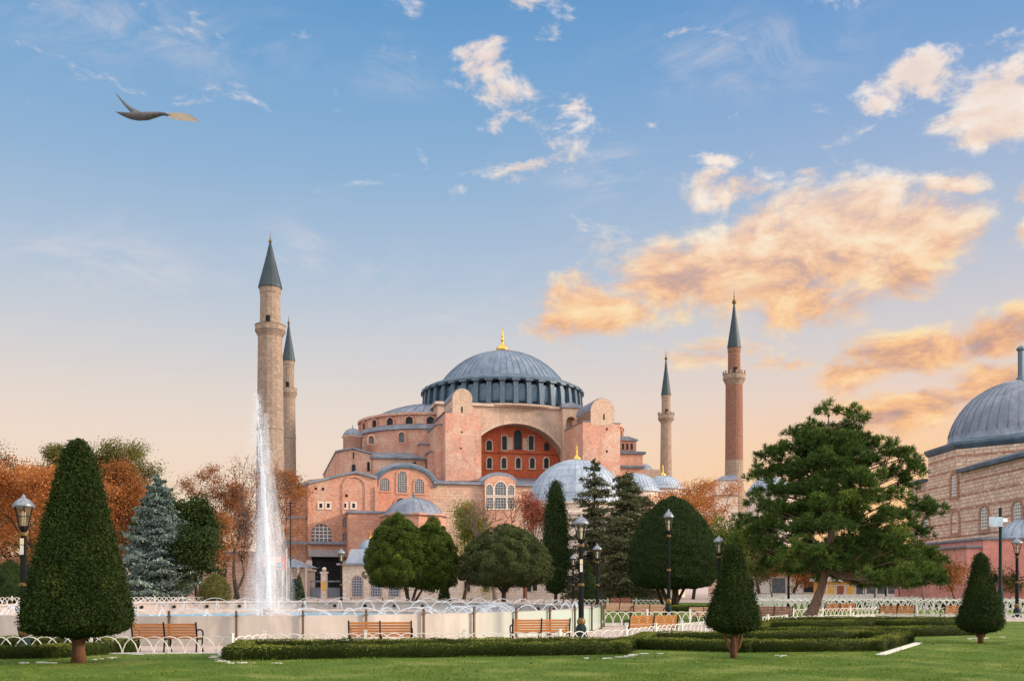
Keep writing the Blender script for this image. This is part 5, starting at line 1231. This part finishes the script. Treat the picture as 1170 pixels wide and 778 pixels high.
for i in range(9):
    f = i/8; y0 = -.5-.06*i; p0 = U(189+f*6, 130.6+f*4.0, y0); p1 = U(214+f*21*(1-.35*f), 130.2+f*8.6, y0-.35-.15*f); n = 5
    for s in range(n):
        a, c = s/n, (s+1)/n; w = lambda t: .035*math.sin(math.pi*min(1, .18+t*.82))+.004
        A = Vector(p0).lerp(Vector(p1), a); C_ = Vector(p0).lerp(Vector(p1), c)
        q.add([A+Vector((0,0,w(a))), C_+Vector((0,0,w(c))), C_+Vector((0,.01,-w(c))), A+Vector((0,.01,-w(a)))], [(0,1,2,3)])
q.build('primary_feathers', M_gullw, nw)
# ================================================================ trees and shrubs
def trunk_mb(path, rad, n=9): b = MB(); b.tube(path, rad, n); return b
def tree_empty(name, label, px, d, z=PLAZA, cat='tree', group=None): return empty(name, label, cat, (Xat(px,d), d, z), 0, group)

def tufted(o, rng, prof, sq, ncl, per, rad, leaf, mat, lump, seed, dx=0.0, dy=0.0, name='crown'):
    """crown of leaf tufts seated on a rounded profile: a cauliflower surface with hollows between the tufts"""
    H = np.array([p[0] for p in prof]); Wd = np.array([p[1] for p in prof]); seg = np.hypot(np.diff(H), np.diff(Wd))*np.maximum(.05, (Wd[1:]+Wd[:-1])/2); cum = np.concatenate([[0], np.cumsum(seg)])/seg.sum()
    u = rng.uniform(0,1,ncl); i = np.clip(np.searchsorted(cum, u)-1, 0, len(seg)-1); f = (u-cum[i])/(cum[i+1]-cum[i]+1e-12)
    h = H[i]+(H[i+1]-H[i])*f; w = Wd[i]+(Wd[i+1]-Wd[i])*f; a = rng.uniform(0, 2*np.pi, ncl); w = w*(1+rng.normal(0, lump, ncl)) - rad*.55
    sl = np.hypot(Wd[i+1]-Wd[i], H[i+1]-H[i])+1e-9; up = -(Wd[i+1]-Wd[i])*np.sign(H[i+1]-H[i]+1e-9)/sl; side = np.abs(H[i+1]-H[i])/sl
    Cc = np.stack([w*np.cos(a), w*np.sin(a), h-rad*.4*up],1); Nc = np.stack([side*np.cos(a), side*np.sin(a), up],1); Cs = []; Ns = []; Ts = []
    for c, nn in zip(Cc, Nc):
        r = rad*rng.uniform(.65,1.3); d = rng.normal(size=(per,3)) + nn*.9 + np.array([0,0,.35]); d /= np.linalg.norm(d,axis=1,keepdims=True)
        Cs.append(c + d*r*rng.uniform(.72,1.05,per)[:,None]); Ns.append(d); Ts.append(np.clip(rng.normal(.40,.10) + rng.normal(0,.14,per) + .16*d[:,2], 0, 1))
    C = np.concatenate(Cs) + np.array([dx,dy,0]); core = MB(); core.lathe([(max(.01, q[1]-rad*1.25), q[0]) for q in prof], 20, (dx,dy,0))
    return link(name, quad_mesh(name, leaves(rng, C, leaf, np.concatenate(Ns), .7, .55), mat, np.concatenate(Ts), core), o)
def clipped(name, label, px, d, z, prof, nleaf, leaf, mat, trunk, sq=2.0, rotz=0.0, lump=0.0, shag=.05, bark=None, cat='topiary', group=None, seed=1, bottom=True, tintn=.14):
    """clipped crown of leaves over a profile [(height, half width)], superellipse plan (sq)"""
    o = tree_empty(name, label, px, d, z, cat, group); rng = np.random.default_rng(seed)
    H = np.array([p[0] for p in prof]); Wd = np.array([p[1] for p in prof])
    seg = np.hypot(np.diff(H), np.diff(Wd))*np.maximum(.02, (Wd[1:]+Wd[:-1])/2); cum = np.concatenate([[0], np.cumsum(seg)])/seg.sum()
    u = rng.uniform(0,1,nleaf); i = np.clip(np.searchsorted(cum, u)-1, 0, len(seg)-1); f = (u-cum[i])/(cum[i+1]-cum[i]+1e-12)
    h = H[i]+(H[i+1]-H[i])*f; w = Wd[i]+(Wd[i+1]-Wd[i])*f; a = rng.uniform(0, 2*np.pi, nleaf)
    R_ = lambda A: (np.abs(np.cos(A))**sq + np.abs(np.sin(A))**sq)**(-1/sq)
    lm = lambda A, hh: 1 + lump*(np.sin(3*A+hh*2.1+seed)*.4 + np.sin(7*A-hh*3.7)*.3 + np.sin(13*A+hh*6.1+2)*.2 + np.sin(5*A+hh*9)*.25)
    rr = w*R_(a)*lm(a, h); dw = (Wd[i+1]-Wd[i]); dh = (H[i+1]-H[i])
    tex = np.sin(a*w*17+np.sin(h*9)*1.5)*np.sin(h*19+np.sin(a*w*8)*1.7) + .6*np.sin(a*w*41+h*13)*np.sin(h*37-a*w*11); rr = rr + tex*shag*.42
    depth = np.abs(rng.normal(0, 1, nleaf))*shag*1.2; out = rng.uniform(0,1,nleaf) < .2; rr = rr - depth + np.where(out, depth*1.8, 0)
    C = np.stack([rr*np.cos(a), rr*np.sin(a), h + rng.normal(0, shag*.5, nleaf)],1)
    e = 1e-3; ta = (R_(a+e)*np.cos(a+e)-R_(a-e)*np.cos(a-e)); tb = (R_(a+e)*np.sin(a+e)-R_(a-e)*np.sin(a-e)); L = np.hypot(ta,tb)+1e-12
    nx, ny = tb/L, -ta/L; sl = np.hypot(dw,dh)+1e-9; N_ = np.stack([nx*np.abs(dh)/sl*1.0, ny*np.abs(dh)/sl, -dw*np.sign(dh+1e-9)/sl],1)
    t = np.clip(rng.normal(.4, tintn, nleaf) + .16*np.sin(C[:,0]*5+seed)*np.sin(C[:,2]*4)*np.sin(C[:,1]*5), 0, 1)
    core = MB(); m = 28; k0 = [(q[0], max(.01, q[1]-shag*2.2)) for q in prof]
    vs = []; 
    for (hh, ww) in k0:
        for j in range(m):
            A = 2*math.pi*j/m; q = ww*(abs(math.cos(A))**sq+abs(math.sin(A))**sq)**(-1/sq)*float(lm(A, hh)); vs.append((q*math.cos(A), q*math.sin(A), hh))
    fs = [(r_*m+j, r_*m+(j+1) % m, (r_+1)*m+(j+1) % m, (r_+1)*m+j) for r_ in range(len(k0)-1) for j in range(m)]
    core.add(vs, fs)
    c = link('crown', quad_mesh('crown', leaves(rng, C, leaf, N_, .85, .5), mat, t, core), o); c.rotation_euler.z = rotz
    for (path, rad) in trunk: 
        b = trunk_mb(path, rad); b.build('trunk', bark or B_dark, o, True)
    return o
# --- the big pyramid at left
d = EYE*FPX/(757-HYP); k = d/FPX
pz = lambda y: Zat(y, d)
prof = [(pz(727), .12), (pz(724), .55), (pz(721.5), 1.0), (pz(716), 1.22), (pz(705), 1.26), (pz(690), 1.215), (pz(660), 1.06), (pz(620), .86), (pz(580), .665), (pz(550), .52), (pz(528), .40), (pz(514), .30), (pz(506), .19), (pz(502), .03)]
sc_ = 64.5/1.26/ (1/k) ; prof = [(h, w*69*k/1.34*.82) for h, w in prof]
clipped('pyramid_topiary', 'large dark clipped yew pyramid nearest the camera at left', 89.5, d, 0, prof, 95000, .062, F_topiary,
    [([(0,0,-.05),(.02,0,.3),(-.03,.02,.62),(.03,0,1.1)], [.19,.15,.145,.12]), ([(0,0,.3),(.14,.02,.6),(.26,.03,1.0)], [.08,.06,.04])], 9.0, R(12), .015, .05, B_red, seed=3)
# --- the two smaller cones on the lawn
def cone(label, px, pybase, z, ytop, ybot, wpx, seed, flare=0):
    d = (EYE-z)*FPX/(pybase-HYP); k = d/FPX; q = lambda y: Zat(y, d)-z; h0, h1 = q(ybot), q(ytop); W_ = wpx*k/2; H_ = h1-h0
    prof = [(h0, .05), (h0+.02*H_, W_*.55), (h0+.07*H_, W_*.92), (h0+.14*H_, W_), (h0+.3*H_, W_*.86), (h0+.5*H_, W_*.65), (h0+.7*H_, W_*.47), (h0+.85*H_, W_*.38), (h0+.94*H_, W_*.30), (h0+.985*H_, W_*.17), (h1, .02)]
    tr = [([(0,0,-.03),(.01,0,.25),(0,.01,h0+.4)], [.10,.075,.06])] + [([(0,0,.08),(s*.16,.03*s,.32),(s*.3,.02,h0+.3)], [.05,.04,.025]) for s in (-1,1,.5)]
    return clipped('cone_topiary', label, px, d, z, prof, 42000, .05, F_topiary, tr, 2.3, .3, .05, .05, B_red, seed=seed)
cone('small round topped clipped yew standing before the right hedge ring', 838, 751.5, 0, 623.5, 722, 58, 5)
cone('clipped yew cone on the open lawn near the right edge', 1120.5, 734.5, 0, 632, 722, 47, 6)
def far_cone(label, px, d, ytop, w, mat=F_topiary, n=7000):
    k = d/FPX; H_ = Zat(ytop,d)-PLAZA; W_ = w*k/2
    return clipped('cone_topiary', label, px, d, PLAZA, [(.15,.05),(.2,W_),(H_*.5,W_*.6),(H_*.9,W_*.17),(H_,.02)], n, .13, mat, [([(0,0,0),(0,0,.5)],[.12,.1])], 2, 0, .03, .06, seed=int(px))
far_cone('small dark clipped cone in front of the ticket hut', 341.5, 108, 655, 16)
far_cone('small dark clipped cone before the low precinct wall', 507.5, 108, 657, 15)
far_cone('dark clipped cone standing among lamps beyond the pool end', 672, 98, 640, 27, F_dark)
# --- round headed evergreens
def dome_prof(h0, h1, W_, flat=.35):
    H_ = h1-h0; return [(h0+.02*H_, .05), (h0, W_*.5), (h0+.03*H_, W_*.82), (h0+.12*H_, W_*.97), (h0+.28*H_, W_), (h0+.45*H_, W_*.95), (h0+.62*H_, W_*.82), (h0+.77*H_, W_*.64), (h0+.89*H_, W_*.42), (h0+.96*H_, W_*.24), (h1, .03)]
d = 80; k = d/FPX; q = lambda y: Zat(y, d)+.02
clipped('dome_clipped_tree', 'big dark tree clipped to a dome on forked dark trunks', 769, d, -.02, dome_prof(q(671), q(567.5), 49*k), 120000, .12, F_dark,
    [([(.15,0,0),(.2,0,1.2),(.1,0,3)], [.34,.26,.2]), ([(-.1,.1,0),(-.75,.1,1.3),(-1.2,0,2.6)], [.2,.16,.12]), ([(-.6,.6,0),(-1.1,.5,1.3),(-1.6,.3,2.6)], [.15,.12,.1]), ([(.3,0,.5),(1.2,0,2.2)], [.15,.08])], 2.4, .2, .05, .10, B_dark, 'tree', seed=8)
d = 93; k = d/FPX; q = lambda y: Zat(y, d)-PLAZA
rt = clipped('round_tree', 'round headed grey green tree left of the dark cypress', 578, d, PLAZA, dome_prof(q(668), q(601), 51*k), 10, .17, F_round,
    [([(-.2,0,0),(-.2,0,1.4),(-.3,0,3)], [.24,.2,.16]), ([(-.2,0,1.2),(-1.2,.2,2.6),(-2,.2,3.6)], [.13,.1,.06]), ([(-.2,0,1.2),(.9,0,2.8),(1.8,.1,3.6)], [.13,.1,.06])], 2.2, .5, .26, .30, B_dark, 'tree', seed=9, tintn=.28)
d = 92; k = d/FPX; q = lambda y: Zat(y, d)-PLAZA
tw = clipped('twin_crowned_tree', 'twin crowned green tree on leaning stems before the lattice kiosk', 466, d, PLAZA, dome_prof(q(667), q(589.5), 36*k), 10, .17, F_twin,
    [([(0,0,0),(-.25,0,1.2),(-.5,0,2.6)], [.2,.17,.14]), ([(.1,.1,0),(.5,.1,1.4),(1.0,.2,2.8)], [.16,.13,.1]), ([(.2,-.1,0),(1.1,0,1.5),(1.9,.1,2.8)], [.13,.1,.08])], 2.2, 0, .13, .2, B_dark, 'tree', seed=12)
for ch in ALLKIDS(rt):
    if ch.name.startswith('crown'): bpy.data.objects.remove(ch)
tufted(rt, np.random.default_rng(9), dome_prof(Zat(666,93)-PLAZA, Zat(601,93)-PLAZA, 51*93/FPX), 2, 560, 170, .52, .15, F_round, .05, 9)
tw.location.x = Xat(468, d)
for ch in ALLKIDS(tw):
    if ch.name.startswith('crown'): bpy.data.objects.remove(ch)
tufted(tw, np.random.default_rng(12), dome_prof(q(667), q(589.5), 36*k), 2, 420, 170, .50, .15, F_twin, .06, 12, Xat(454.5,d)-Xat(468,d), 0)
tufted(tw, np.random.default_rng(13), dome_prof(q(671), q(593), 27*k), 2, 300, 170, .48, .15, F_twin, .07, 13, Xat(494,d)-Xat(468,d), 1.2)
for i, (px, d, yt, w) in enumerate(((12,110,640,46),(58,114,646,40),(-40,112,638,50))):
    clipped('round_shrub', ('dark round shrub under the broad orange tree by the left lamp','dark low shrub beside the pyramid topiary beyond the pool','dark shrub beyond the left edge of the photo')[i], px, d, PLAZA, dome_prof(.15, Zat(yt,d)-PLAZA, w*d/FPX/2), 12000, .17, F_dark, [([(0,0,0),(0,0,.6)],[.1,.08])], 2.1, 0, .2, .2, seed=30+i, cat='shrub')
clipped('round_shrub', 'rounded brownish green shrub beside the stone house', 246, 105, PLAZA, dome_prof(.25, Zat(656,105)-PLAZA, 16.5*105/FPX), 14000, .15, F_olive, [([(0,0,0),(0,0,.6)],[.1,.08])], 2.1, 0, .15, .15, seed=15, cat='shrub')
d = 108; k = d/FPX; q = lambda y: Zat(y, d)-PLAZA
clipped('columnar_cypress', 'narrow dark columnar cypress right of the round headed tree', 635, d, PLAZA, [(q(676),.1),(q(674),8*k),(q(660),12.5*k),(q(630),13.5*k),(q(600),12.5*k),(q(575),9.5*k),(q(560),6.5*k),(q(553),4.5*k),(q(550.5),.2)], 40000, .2, F_dark, [([(0,0,0),(0,0,2)],[.2,.18])], 2, 0, .16, .25, B_dark, 'tree', seed=18)

# --- conifers with tiered boughs
def conifer(name, label, px, d, ytop, w, mat, nwh, nbr, leaf, dens, droop, seed, h0=.8, curve=.85, ragged=.25, bark=B_dark, z=PLAZA, flat=.25, up=.0):
    o = tree_empty(name, label, px, d, z); rng = np.random.default_rng(seed); H_ = Zat(ytop, d)-z; W_ = w*d/FPX/2; Cs, Ns = [], []
    b = MB(); b.tube([(0,0,0),(0,0,H_*.5),(0,0,H_*.97)], [.24,.15,.03], 8)
    for wv in range(nwh):
        f = wv/(nwh-1); zz = h0 + (H_-h0-.1)*f**.92; L0 = W_*(1-f)**curve + .12
        nb = max(4, int(nbr*(1-.5*f)))
        for j in range(nb):
            a = 2*math.pi*(j+.5*(wv % 2))/nb + rng.normal(0,.3); zz = h0 + (H_-h0-.1)*min(1, max(0, f + rng.normal(0,.6)/nwh))**.92; L = L0*(1+rng.normal(0, ragged)); L = max(.15, min(L, L0*1.35)); dz = -droop*L*(1-f*.6) + up*L
            m = max(4, int(dens*L)); t = rng.uniform(.12, 1, m)**.8; side = rng.normal(0,1,m)*flat*L*(1-t*.75)
            x = L*t*math.cos(a) - side*math.sin(a); y = L*t*math.sin(a) + side*math.cos(a); z_ = zz + dz*t**1.4 - np.abs(side)*.25 + rng.normal(0,.11,m) + .10*L*t*t
            Cs.append(np.stack([x,y,z_],1)); Ns.append(np.tile([.35*math.cos(a),.35*math.sin(a),1.0],(m,1)))
            b.tube([(0,0,zz+.05),(L*.5*math.cos(a),L*.5*math.sin(a),zz+dz*.36),(L*.9*math.cos(a),L*.9*math.sin(a),zz+dz*.85)], [.035,.025,.008], 4, False)
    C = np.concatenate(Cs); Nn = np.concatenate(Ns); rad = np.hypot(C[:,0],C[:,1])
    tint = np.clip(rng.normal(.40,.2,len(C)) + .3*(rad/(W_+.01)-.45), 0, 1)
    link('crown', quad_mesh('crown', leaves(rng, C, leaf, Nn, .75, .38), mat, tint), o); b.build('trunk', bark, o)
    return o
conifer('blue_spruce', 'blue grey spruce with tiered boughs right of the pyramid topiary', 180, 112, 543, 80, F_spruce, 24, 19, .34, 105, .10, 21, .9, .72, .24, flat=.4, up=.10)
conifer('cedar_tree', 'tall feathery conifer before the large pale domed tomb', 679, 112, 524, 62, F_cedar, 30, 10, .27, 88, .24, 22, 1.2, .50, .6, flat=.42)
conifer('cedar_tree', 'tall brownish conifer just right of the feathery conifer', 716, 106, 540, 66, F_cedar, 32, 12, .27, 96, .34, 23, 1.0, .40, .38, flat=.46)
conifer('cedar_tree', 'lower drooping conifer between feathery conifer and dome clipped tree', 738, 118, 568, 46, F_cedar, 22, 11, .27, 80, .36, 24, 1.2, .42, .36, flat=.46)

# --- broad-leaved trees grown by forking
def broadleaf(name, label, px, d, ytop, w, mat, seed, dens=26, leaf=.26, tips=110, h_tr=.32, spread=1.0, clump=.75, bark=B_dark, z=PLAZA, lean=0.0, cat='tree', group=None, thick=.26, low=.0, twig=.012):
    o = tree_empty(name, label, px, d, z, cat, group); rn = random.Random(seed); rng = np.random.default_rng(seed); H_ = Zat(ytop, d)-z; W_ = w*d/FPX/2
    b = MB(); ends = []
    def grow(p, dr, L, r, lv):
        n = 4; pts = [Vector(p)]; dv = Vector(dr)
        for i in range(n):
            dv = (dv + Vector((rn.gauss(0,.13), rn.gauss(0,.13), rn.gauss(.03,.08)))).normalized(); pts.append(pts[-1] + dv*L/n)
        b.tube(pts, [max(twig, r*(1-.45*i/n)) for i in range(n+1)], 6 if lv < 2 else 4, False)
        if lv >= 2: ends.extend([pts[-1], pts[2]])
        if lv >= 4 or L < .35: return
        nk = rn.choice((2,3,3)) if lv else rn.choice((4,5))
        for j in range(nk):
            ax = Vector((rn.gauss(0,1), rn.gauss(0,1), rn.gauss(0,.35))).normalized(); nd = (dv + ax*rn.uniform(.5,.95)*spread + Vector((0,0,.12))).normalized()
            grow(pts[-1] if j else pts[-1], nd, L*rn.uniform(.62,.82), r*.55*rn.uniform(.85,1.1), lv+1)
    ht = H_*h_tr; grow((0,0,0), (lean,0,1), ht, thick, 0)
    E_ = np.array([tuple(e) for e in ends]); top = E_[:,2].max(); sx = W_/max(.1, np.percentile(np.abs(E_[:,0]), 96)); sz = (H_-.3-ht*.6)/(top-ht*.6)
    def fit(P_): 
        P_ = np.array(P_, float); f = np.clip((P_[:,2]-ht*.5)/(ht*.6), 0, 1); P_[:,0] *= 1+(sx-1)*f; P_[:,1] *= 1+(sx-1)*f; P_[:,2] = np.where(P_[:,2] > ht*.6, ht*.6+(P_[:,2]-ht*.6)*sz, P_[:,2]); return P_
    b.v = [tuple(v) for v in fit(b.v)]; E_ = fit(E_); b.build('trunk', bark, o, True)
    if dens:
        pick = E_[rng.integers(0, len(E_), tips)]; Cs = []; T = []
        if low: 
            ex = pick[rng.uniform(0,1,len(pick)) < low].copy(); ex[:,2] -= rng.uniform(.1,.4,len(ex))*H_; ex[:,2] = np.maximum(ex[:,2], 1.2); pick = np.concatenate([pick, ex])
        for e in pick:
            m = max(3, int(dens*rng.uniform(.5,1.6))); c = e + rng.normal(0,.25,3); q = rng.normal(size=(m,3))*np.array([1,1,.6])*clump*rng.uniform(.5,1.1); Cs.append(c+q); T.append(np.full(m, rng.normal(.45,.17)) + rng.normal(0,.12,m))
        C = np.concatenate(Cs); link('crown', quad_mesh('crown', leaves(rng, C, leaf, np.tile([0,0,.7],(len(C),1)), 1, .6), mat, np.clip(np.concatenate(T),0,1)), o)
    return o
for i, (px, d, yt, w, m) in enumerate(((-150,128,520,110,F_rust),(-250,135,512,120,F_olive),(-350,126,530,110,F_orange))):
    broadleaf('autumn_tree', ('rust tree well left of the photo edge','olive tree well left of the photo edge','orange tree far left beyond the photo edge')[i], px, d, yt, w, m, 90+i, 60, .26, 160, .34, 1.0, 1.0, low=.3)
broadleaf('autumn_tree', 'broad orange autumn tree behind the left lamp', 24, 118, 522, 150, F_orange, 31, 88, 0.27, 260, .34, 1.05, 1.0, low=.35)
broadleaf('autumn_tree', 'orange autumn tree cut off by the left edge of the photo', -48, 122, 524, 110, F_orange, 32, 85, 0.27, 180, .34, 1.0, 1.0, low=.3)
broadleaf('autumn_tree', 'rust coloured autumn tree rising behind the blue spruce', 160, 135, 527, 88, F_rust, 33, 78, 0.27, 200, .36, 1.0, .95, low=.4)
broadleaf('olive_tree', 'olive green tree topping the trees behind the pyramid topiary', 150, 150, 503, 110, F_olive, 34, 90, 0.28, 300, .4, 1.0, 1.0, low=.3)
broadleaf('olive_tree', 'olive green treetop behind the broad orange tree at left', 70, 155, 510, 110, F_olive, 35, 90, 0.28, 280, .4, 1.0, 1.0, low=.3)
broadleaf('dark_tree', 'dark green treetop at the extreme left edge', -8, 160, 508, 46, F_dark, 36, 46, .36, 120, .4, 1.0, 1.0, low=.4)
broadleaf('evergreen_tree', 'dark green rounded tree between spruce and stone house', 212, 118, 566, 76, F_dark, 37, 80, .32, 240, .34, 1.0, .8, low=.5)
broadleaf('evergreen_tree', 'dark leaning evergreen in front of the small stone house', 225, 112, 602, 46, F_dark, 38, 70, .30, 150, .30, 1.0, .7, lean=.12, low=.3)
broadleaf('half_bare_tree', 'half bare autumn tree with thin rusty leaves left of the jet', 228, 138, 529, 84, F_rust, 39, 46, 0.21, 230, .36, 1.05, .7)
broadleaf('half_bare_tree', 'nearly leafless tree with fine twigs beside the jet', 272, 140, 514, 80, F_rust, 40, 5, 0.19, 110, .34, 1.05, .6, B_dark, thick=.34, twig=.028)
broadleaf('autumn_tree', 'rust autumn tree hanging behind right side of the jet', 326, 132, 528, 58, F_rust, 41, 58, 0.23, 170, .38, .95, .75, low=.4)
broadleaf('autumn_tree', 'brown autumn tree showing between half bare tree and the jet', 268, 146, 560, 60, F_rust, 55, 46, .24, 150, .34, 1.0, .8, low=.5)
broadleaf('autumn_tree', 'low orange tree under the half bare tree', 256, 128, 585, 56, F_rust, 42, 68, 0.23, 120, .34, 1.0, .7, low=.4)
broadleaf('yellow_green_tree', 'yellow green tree right of the twin crowned tree', 530, 138, 572, 62, F_yellowgreen, 43, 60, .24, 190, .34, 1.0, .85, low=.5)
broadleaf('bare_tree', 'bare grey branched tree before the small arched bay', 566, 132, 562, 80, F_red, 44, 4, .2, 150, .30, 1.0, .5, B_grey, thick=.34, twig=.03)
broadleaf('red_leaved_tree', 'thin dry red leaved tree right of the bare grey tree', 600, 128, 562, 62, F_red, 45, 34, .22, 190, .30, 1.0, .6, B_red, thick=.3, twig=.025)
broadleaf('autumn_tree', 'bright orange autumn tree behind the dome clipped tree', 792, 142, 547, 104, F_orange, 46, 61, 0.23, 220, .38, 1.0, .85, low=.45)
broadleaf('yellow_green_tree', 'yellow green tree behind the lamp right of the clipped dome', 826, 112, 592, 50, F_yellowgreen, 47, 40, .3, 120, .32, 1.0, .6, low=.5)
broadleaf('evergreen_tree', 'dark evergreen left of pine above the low red roof', 868, 132, 598, 66, F_round, 48, 50, .32, 170, .32, 1.0, .9, low=.6)
broadleaf('autumn_tree', 'small orange tree under left boughs of the pine', 905, 125, 628, 52, F_rust, 49, 68, 0.22, 110, .3, 1.0, .6, low=.4)
broadleaf('olive_tree', 'olive tree behind the shops under the pine', 985, 138, 612, 90, F_olive, 50, 75, 0.25, 160, .32, 1.0, .9, low=.5)
broadleaf('evergreen_tree', 'dark bushy tree left of the ochre shop', 920, 148, 620, 70, F_dark, 51, 60, .34, 150, .3, 1.0, .9, low=.6)
for i, (px, d, yt, w, lab) in enumerate(((862,95,634,34,'thin street tree left of the distant dark lamp post'),(884,98,636,30,'thin street tree right of the distant dark lamp post'),(998,92,628,40,'thin street tree before the grey glazed pavilion'),(1030,96,634,36,'thin street tree right of the pavilion'),
        (1058,78,626,54,'crooked small tree left of the pink annexe'),(1092,80,640,42,'small tree with rusty leaves before the pink garden wall'),(1146,84,646,40,'small olive leaved tree against the pink annexe wall'))):
    broadleaf('street_tree', lab, px, d, yt, w, (F_olive, F_rust, F_round, F_olive, F_olive, F_rust, F_olive)[i], 60+i, 22, .2, 100, .45, 1.0, .42, B_grey, thick=.11, group='young street trees at right')
# background mass beyond everything on the right and left
for i, (px, d, yt, w) in enumerate(((700,170,640,90),(640,175,650,80),(905,175,628,110),(1010,170,632,100),(30,170,600,120),(110,172,590,120))):
    broadleaf('distant_tree', 'dark distant tree mass glimpsed behind the nearer trees', px, d, yt, w, F_dark, 80+i, 60, .45, 130, .3, 1.0, 1.2, low=.7, group='distant trees behind the park')

# --- the leaning pine
d = EYE*FPX/(709-HYP); k = d/FPX
pt = tree_empty('pine_tree', 'large spreading dark green pine with leaning trunk at right', 932, d, 0)
Q = lambda zx, zy: ((820+zx/2.78-932)*k, Zat(440+zy/2.78, d))
TR = [(285,745),(305,715),(330,650),(345,585),(352,520),(362,440),(365,360),(368,280),(365,200),(355,140),(350,100)]
tp_ = [(*Q(*a),) for a in TR]; tp_ = [(x, .15*math.sin(i), z) for i, (x, z) in enumerate(tp_)]; tp_[0] = (tp_[0][0], 0, -.05)
b = MB(); b.tube(tp_, [.40,.29,.22,.20,.18,.16,.13,.11,.08,.05,.02], 12)
CLP = [(350,90),(400,100),(320,130),(270,160),(430,130),(300,190),(200,200),(160,220),(240,220),(380,180),(450,180),(520,190),(540,230),(590,225),(600,260),(500,240),(420,240),(340,250),(250,270),(190,280),(130,300),(150,350),(220,340),(300,320),(400,310),(470,300),(560,300),(620,320),(640,280),(540,360),(460,380),(360,380),(270,400),(180,390),(110,380),(100,440),(160,450),(230,460),(310,460),(400,440),(480,440),(560,430),(640,410),(690,410),(620,470),(540,490),(460,500),(150,510),(220,520),(90,490),(280,540),(390,530),(560,550),(640,540),(680,580),(600,600),(530,590),(450,570),(660,620),(700,560),(330,545),(200,560),(710,600),(500,620),(560,630),(240,590),(420,610)]
rn = random.Random(77); rng = np.random.default_rng(77); clumps = []
W_ = 4.9; zt = Zat(465,d); zlow = Zat(662,d)
for (cx_, cy_) in CLP:
    x, z = Q(cx_, cy_); f = (z-zlow)/(zt-zlow); hw = max(.6, 5.0*(1-f)**.62); xc = Q(375,0)[0]; room = math.sqrt(max(.04, 1-min(1, abs(x-xc)/hw)**2))*hw*.8
    for s in ((1,-1) if room > 1.2 else (rn.choice((1,-1)),)):
        clumps.append((x+rn.gauss(0,.12), s*room*rn.uniform(.25,1.0), z+rn.gauss(0,.1), rn.uniform(.55,.85)))
for i in range(74):
    z = zlow + (zt-zlow)*rn.uniform(.05,.85); f = (z-zlow)/(zt-zlow); hw = 4.0*(1-f)**.62; a = rn.uniform(0,6.28); r = hw*math.sqrt(rn.uniform(0,1)); clumps.append((Q(370,0)[0]+r*math.cos(a), r*math.sin(a), z, rn.uniform(.55,.8)))
br = MB(); Cs, Ns, Ts = [], [], []
for (x, y, z, r) in clumps:
    zs = max(2.6, z - .25*math.hypot(x-.8, y)); j = min(range(len(tp_)), key=lambda q_: abs(tp_[q_][2]-zs)); base = Vector(tp_[j]); e = Vector((x,y,z-.1)); mid = base.lerp(e,.5)+Vector((0,0,-.12*(e-base).length*.5))
    br.tube([base, mid, e], [.07,.045,.02], 5, False)
    r *= 1.24; tone = rng.normal(0,.08); nt = int(17*(r/.7)**2)
    for t_ in range(nt):
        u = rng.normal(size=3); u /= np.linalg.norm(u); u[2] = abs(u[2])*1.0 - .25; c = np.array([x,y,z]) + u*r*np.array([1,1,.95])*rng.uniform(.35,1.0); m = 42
        dirs = rng.normal(size=(m,3)) + u*.9 + np.array([0,0,.55]); dirs /= np.linalg.norm(dirs,axis=1,keepdims=True); ln = rng.uniform(.17,.34,m)[:,None]
        pc = c + dirs*ln*.5; side = np.cross(dirs, rng.normal(size=(m,3))); side /= np.linalg.norm(side,axis=1,keepdims=True)+1e-9; w = .0145
        Cs.append(np.stack([pc-dirs*ln*.5-side*w*.6, pc-dirs*ln*.5+side*w*.6, pc+dirs*ln*.5+side*w, pc+dirs*ln*.5-side*w],1)); Ts.append(np.clip(rng.normal(.38,.16,m)+tone+.26*u[2], 0, 1))  # upward tufts get a lighter tint, lit tips painted into the needle colour
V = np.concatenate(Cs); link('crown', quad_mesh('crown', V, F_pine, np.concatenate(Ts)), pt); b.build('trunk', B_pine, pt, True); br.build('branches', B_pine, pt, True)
